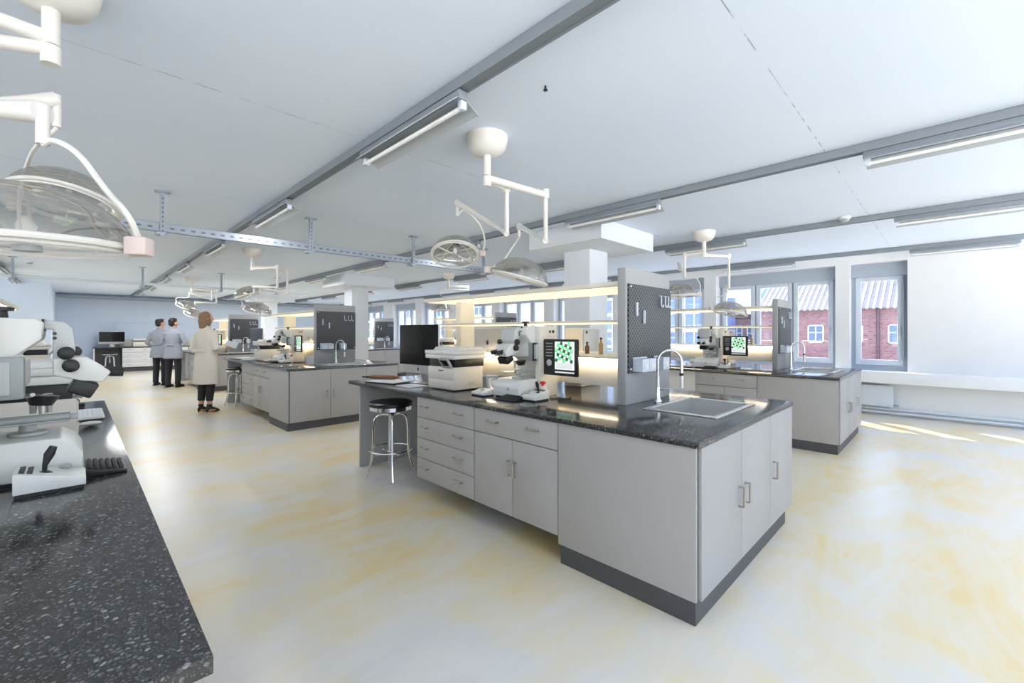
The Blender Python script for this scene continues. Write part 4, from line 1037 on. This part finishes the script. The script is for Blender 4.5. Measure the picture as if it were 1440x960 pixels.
MB().add([(64.7, 16.6, 4.6), (67.3, 16.6, 4.6), (67.3, 18.8, 4.6), (64.7, 18.8, 4.6), (66, 17.4, 7.6)], [(0, 1, 2, 3), (0, 1, 4), (1, 2, 4), (2, 3, 4), (3, 0, 4)]).build('roof', 'blue_roof', t)
t = thing('brick_annex', 'lower brick block with white barred windows left of the metal roof'.replace('left of', 'next to'), 'building', (58, 20, ZG))
MB().box(55, 62, 13, 24, ZG + .001, 3.2).build('wall', 'red_brick', t)
MB().box(54.7, 62.2, 12.8, 24.2, 3.2, 3.5).build('parapet', 'drainpipe', t)
for k in range(6): facade_window(t, 55, 13.6 + k * 1.7, .2, 1.2, 2.0)
# blue glazed building
t = thing('office_building', 'blue glazed office building with white floor bands behind the shelf end', 'building', (45, 24, ZG))
MB().box(42, 52, 16.8, 32, ZG + .001, 5.2).build('wall', 'blue_facade', t)
for k in range(6): MB().box(41.8, 42, 16.8, 32, ZG + 1.2 + k * 1.75, ZG + 1.5 + k * 1.75).build('floor_band', 'house_frame', t)
m = MB()
for k in range(17): m.box(41.85, 42, 17.2 + k * .9, 17.28 + k * .9, ZG + .2, 5.1)
m.build('mullion', 'house_frame', t)
# pale building with white framed windows along the street
t = thing('pale_building', 'pale grey building with rows of white framed windows beyond the far windows', 'building', (28, 40, ZG))
MB().box(27, 36, 26.5, 95, ZG + .001, 11).build('wall', 'pale_facade', t)
for k in range(22):
    for z in (-3.6, -.3, 3.0):
        facade_window(t, 27, 27.4 + k * 3.05, z, 1.9, 2.4)
def tree(label, x, y, h, r):
    t = thing('street_tree', label, 'tree', (x, y, ZG), 'street trees')
    MB().tube([(x, y, ZG + .001), (x + .1, y, ZG + h * .5), (x, y, ZG + h * .8)], [.18, .13, .06], 8).build('trunk', 'bark', t)
    m = MB(); rr = random.Random(int(x * 10))
    for k in range(60):
        a, e_, d = rr.uniform(0, 2 * PI), rr.uniform(-.6, 1.2), rr.uniform(.3, 1)
        m.ball((x + r * d * math.cos(a) * math.cos(e_), y + r * d * math.sin(a) * math.cos(e_), ZG + h * .72 + r * d * math.sin(e_)), rr.uniform(.2, .42) * r, 8)
    m.build('crown', 'tree_green', t)
tree('dark green street tree below the office building', 36, 16.4, 5.0, 1.2)
tree('smaller green street tree nearer the pale building', 39, 20.6, 4.6, 1.2)
t = thing('awning_stall', 'street stall with a red and white striped awning below the office building', 'stall', (33, 13.4, ZG))
MB().box(33, 35, 12.6, 14.4, ZG + .001, -1.5).build('booth', 'pale_facade', t)
m = MB()
for k in range(6):
    m.use('awning' if k % 2 else 'house_frame'); m.prism([(32.2, -1.0), (34.9, -.1), (34.9, -.2), (32.2, -1.1)], 'xz', 12.4 + k * .36, 12.4 + (k + 1) * .36)
m.build('awning', 'awning', t)

# ------------------------------------------------------------------ light
def area(name, loc, sx, sy, power, col, rot=(0, 0, 0)):
    l = bpy.data.lights.new(name, 'AREA'); l.shape = 'RECTANGLE'; l.size = sx; l.size_y = sy; l.energy = power; l.color = col
    o = bpy.data.objects.new(name, l); C.objects.link(o); o.location = loc; o.rotation_euler = rot
    return o
# area lights added under the deep-end strip fixtures to brighten the far room
for x, y in lamp_positions:
    if y > 4 and x > -.5 and x < 9:
        area('deep_end_fill', (x, y, 2.638), .03, 1.06, 9.0 if y < 12 else 22.0, (0.97, 0.98, 1.0))
sun = bpy.data.lights.new('sun', 'SUN'); sun.energy = 7.0; sun.angle = math.radians(.6); sun.color = (1, .95, .86)
so = bpy.data.objects.new('sun', sun); C.objects.link(so)
dv = Vector((-.66, -.75, -math.tan(math.radians(40))))
so.rotation_euler = dv.to_track_quat('-Z', 'Y').to_euler()
wd = bpy.data.worlds.new('sky'); bpy.context.scene.world = wd; wd.use_nodes = True
nt = wd.node_tree; bg = nt.nodes['Background']
tc = nt.nodes.new('ShaderNodeTexCoord'); sx = nt.nodes.new('ShaderNodeSeparateXYZ'); nt.links.new(tc.outputs['Generated'], sx.inputs[0])
ma = nt.nodes.new('ShaderNodeMath'); ma.operation = 'MULTIPLY_ADD'; ma.inputs[1].default_value = 0.5; ma.inputs[2].default_value = 0.5
nt.links.new(sx.outputs['Z'], ma.inputs[0])
# glow added below horizon to light the ceiling, hazy horizon, bright blue sky above
r = ramp(nt, ma.outputs[0], [(0.0, (7.2, 7.0, 6.8)), (0.46, (7.2, 7.0, 6.8)), (0.50, (0.95, 1.02, 1.06)), (0.58, (0.70, 0.88, 1.0)), (0.66, (1.7, 2.2, 3.2)), (0.85, (2.7, 3.05, 3.9))])
nt.links.new(r.outputs[0], bg.inputs['Color']); bg.inputs['Strength'].default_value = 1.0

# ------------------------------------------------------------------ camera
cam = bpy.data.cameras.new('camera'); co = bpy.data.objects.new('camera', cam); C.objects.link(co)
cam.sensor_fit = 'HORIZONTAL'; cam.sensor_width = 36.0; cam.lens = 36.0 * F_PX / 1440.0
cam.shift_y = -(480 - HZ) / 1440.0
cam.clip_start = .05; cam.clip_end = 400
co.location = (0, 0, EYE); co.rotation_euler = (PI / 2, 0, -PI / 4)
sc = bpy.context.scene; sc.camera = co
sc.view_settings.view_transform = 'Standard'; sc.view_settings.look = 'None'; sc.view_settings.gamma = 1.0; sc.view_settings.use_curve_mapping = False
sc.view_settings.exposure = 0.52
sc.cycles.max_bounces = 8; sc.cycles.diffuse_bounces = 7; sc.cycles.glossy_bounces = 4; sc.cycles.transparent_max_bounces = 12; sc.cycles.transmission_bounces = 4
sc.cycles.caustics_reflective = False; sc.cycles.caustics_refractive = False; sc.cycles.sample_clamp_indirect = 6.0
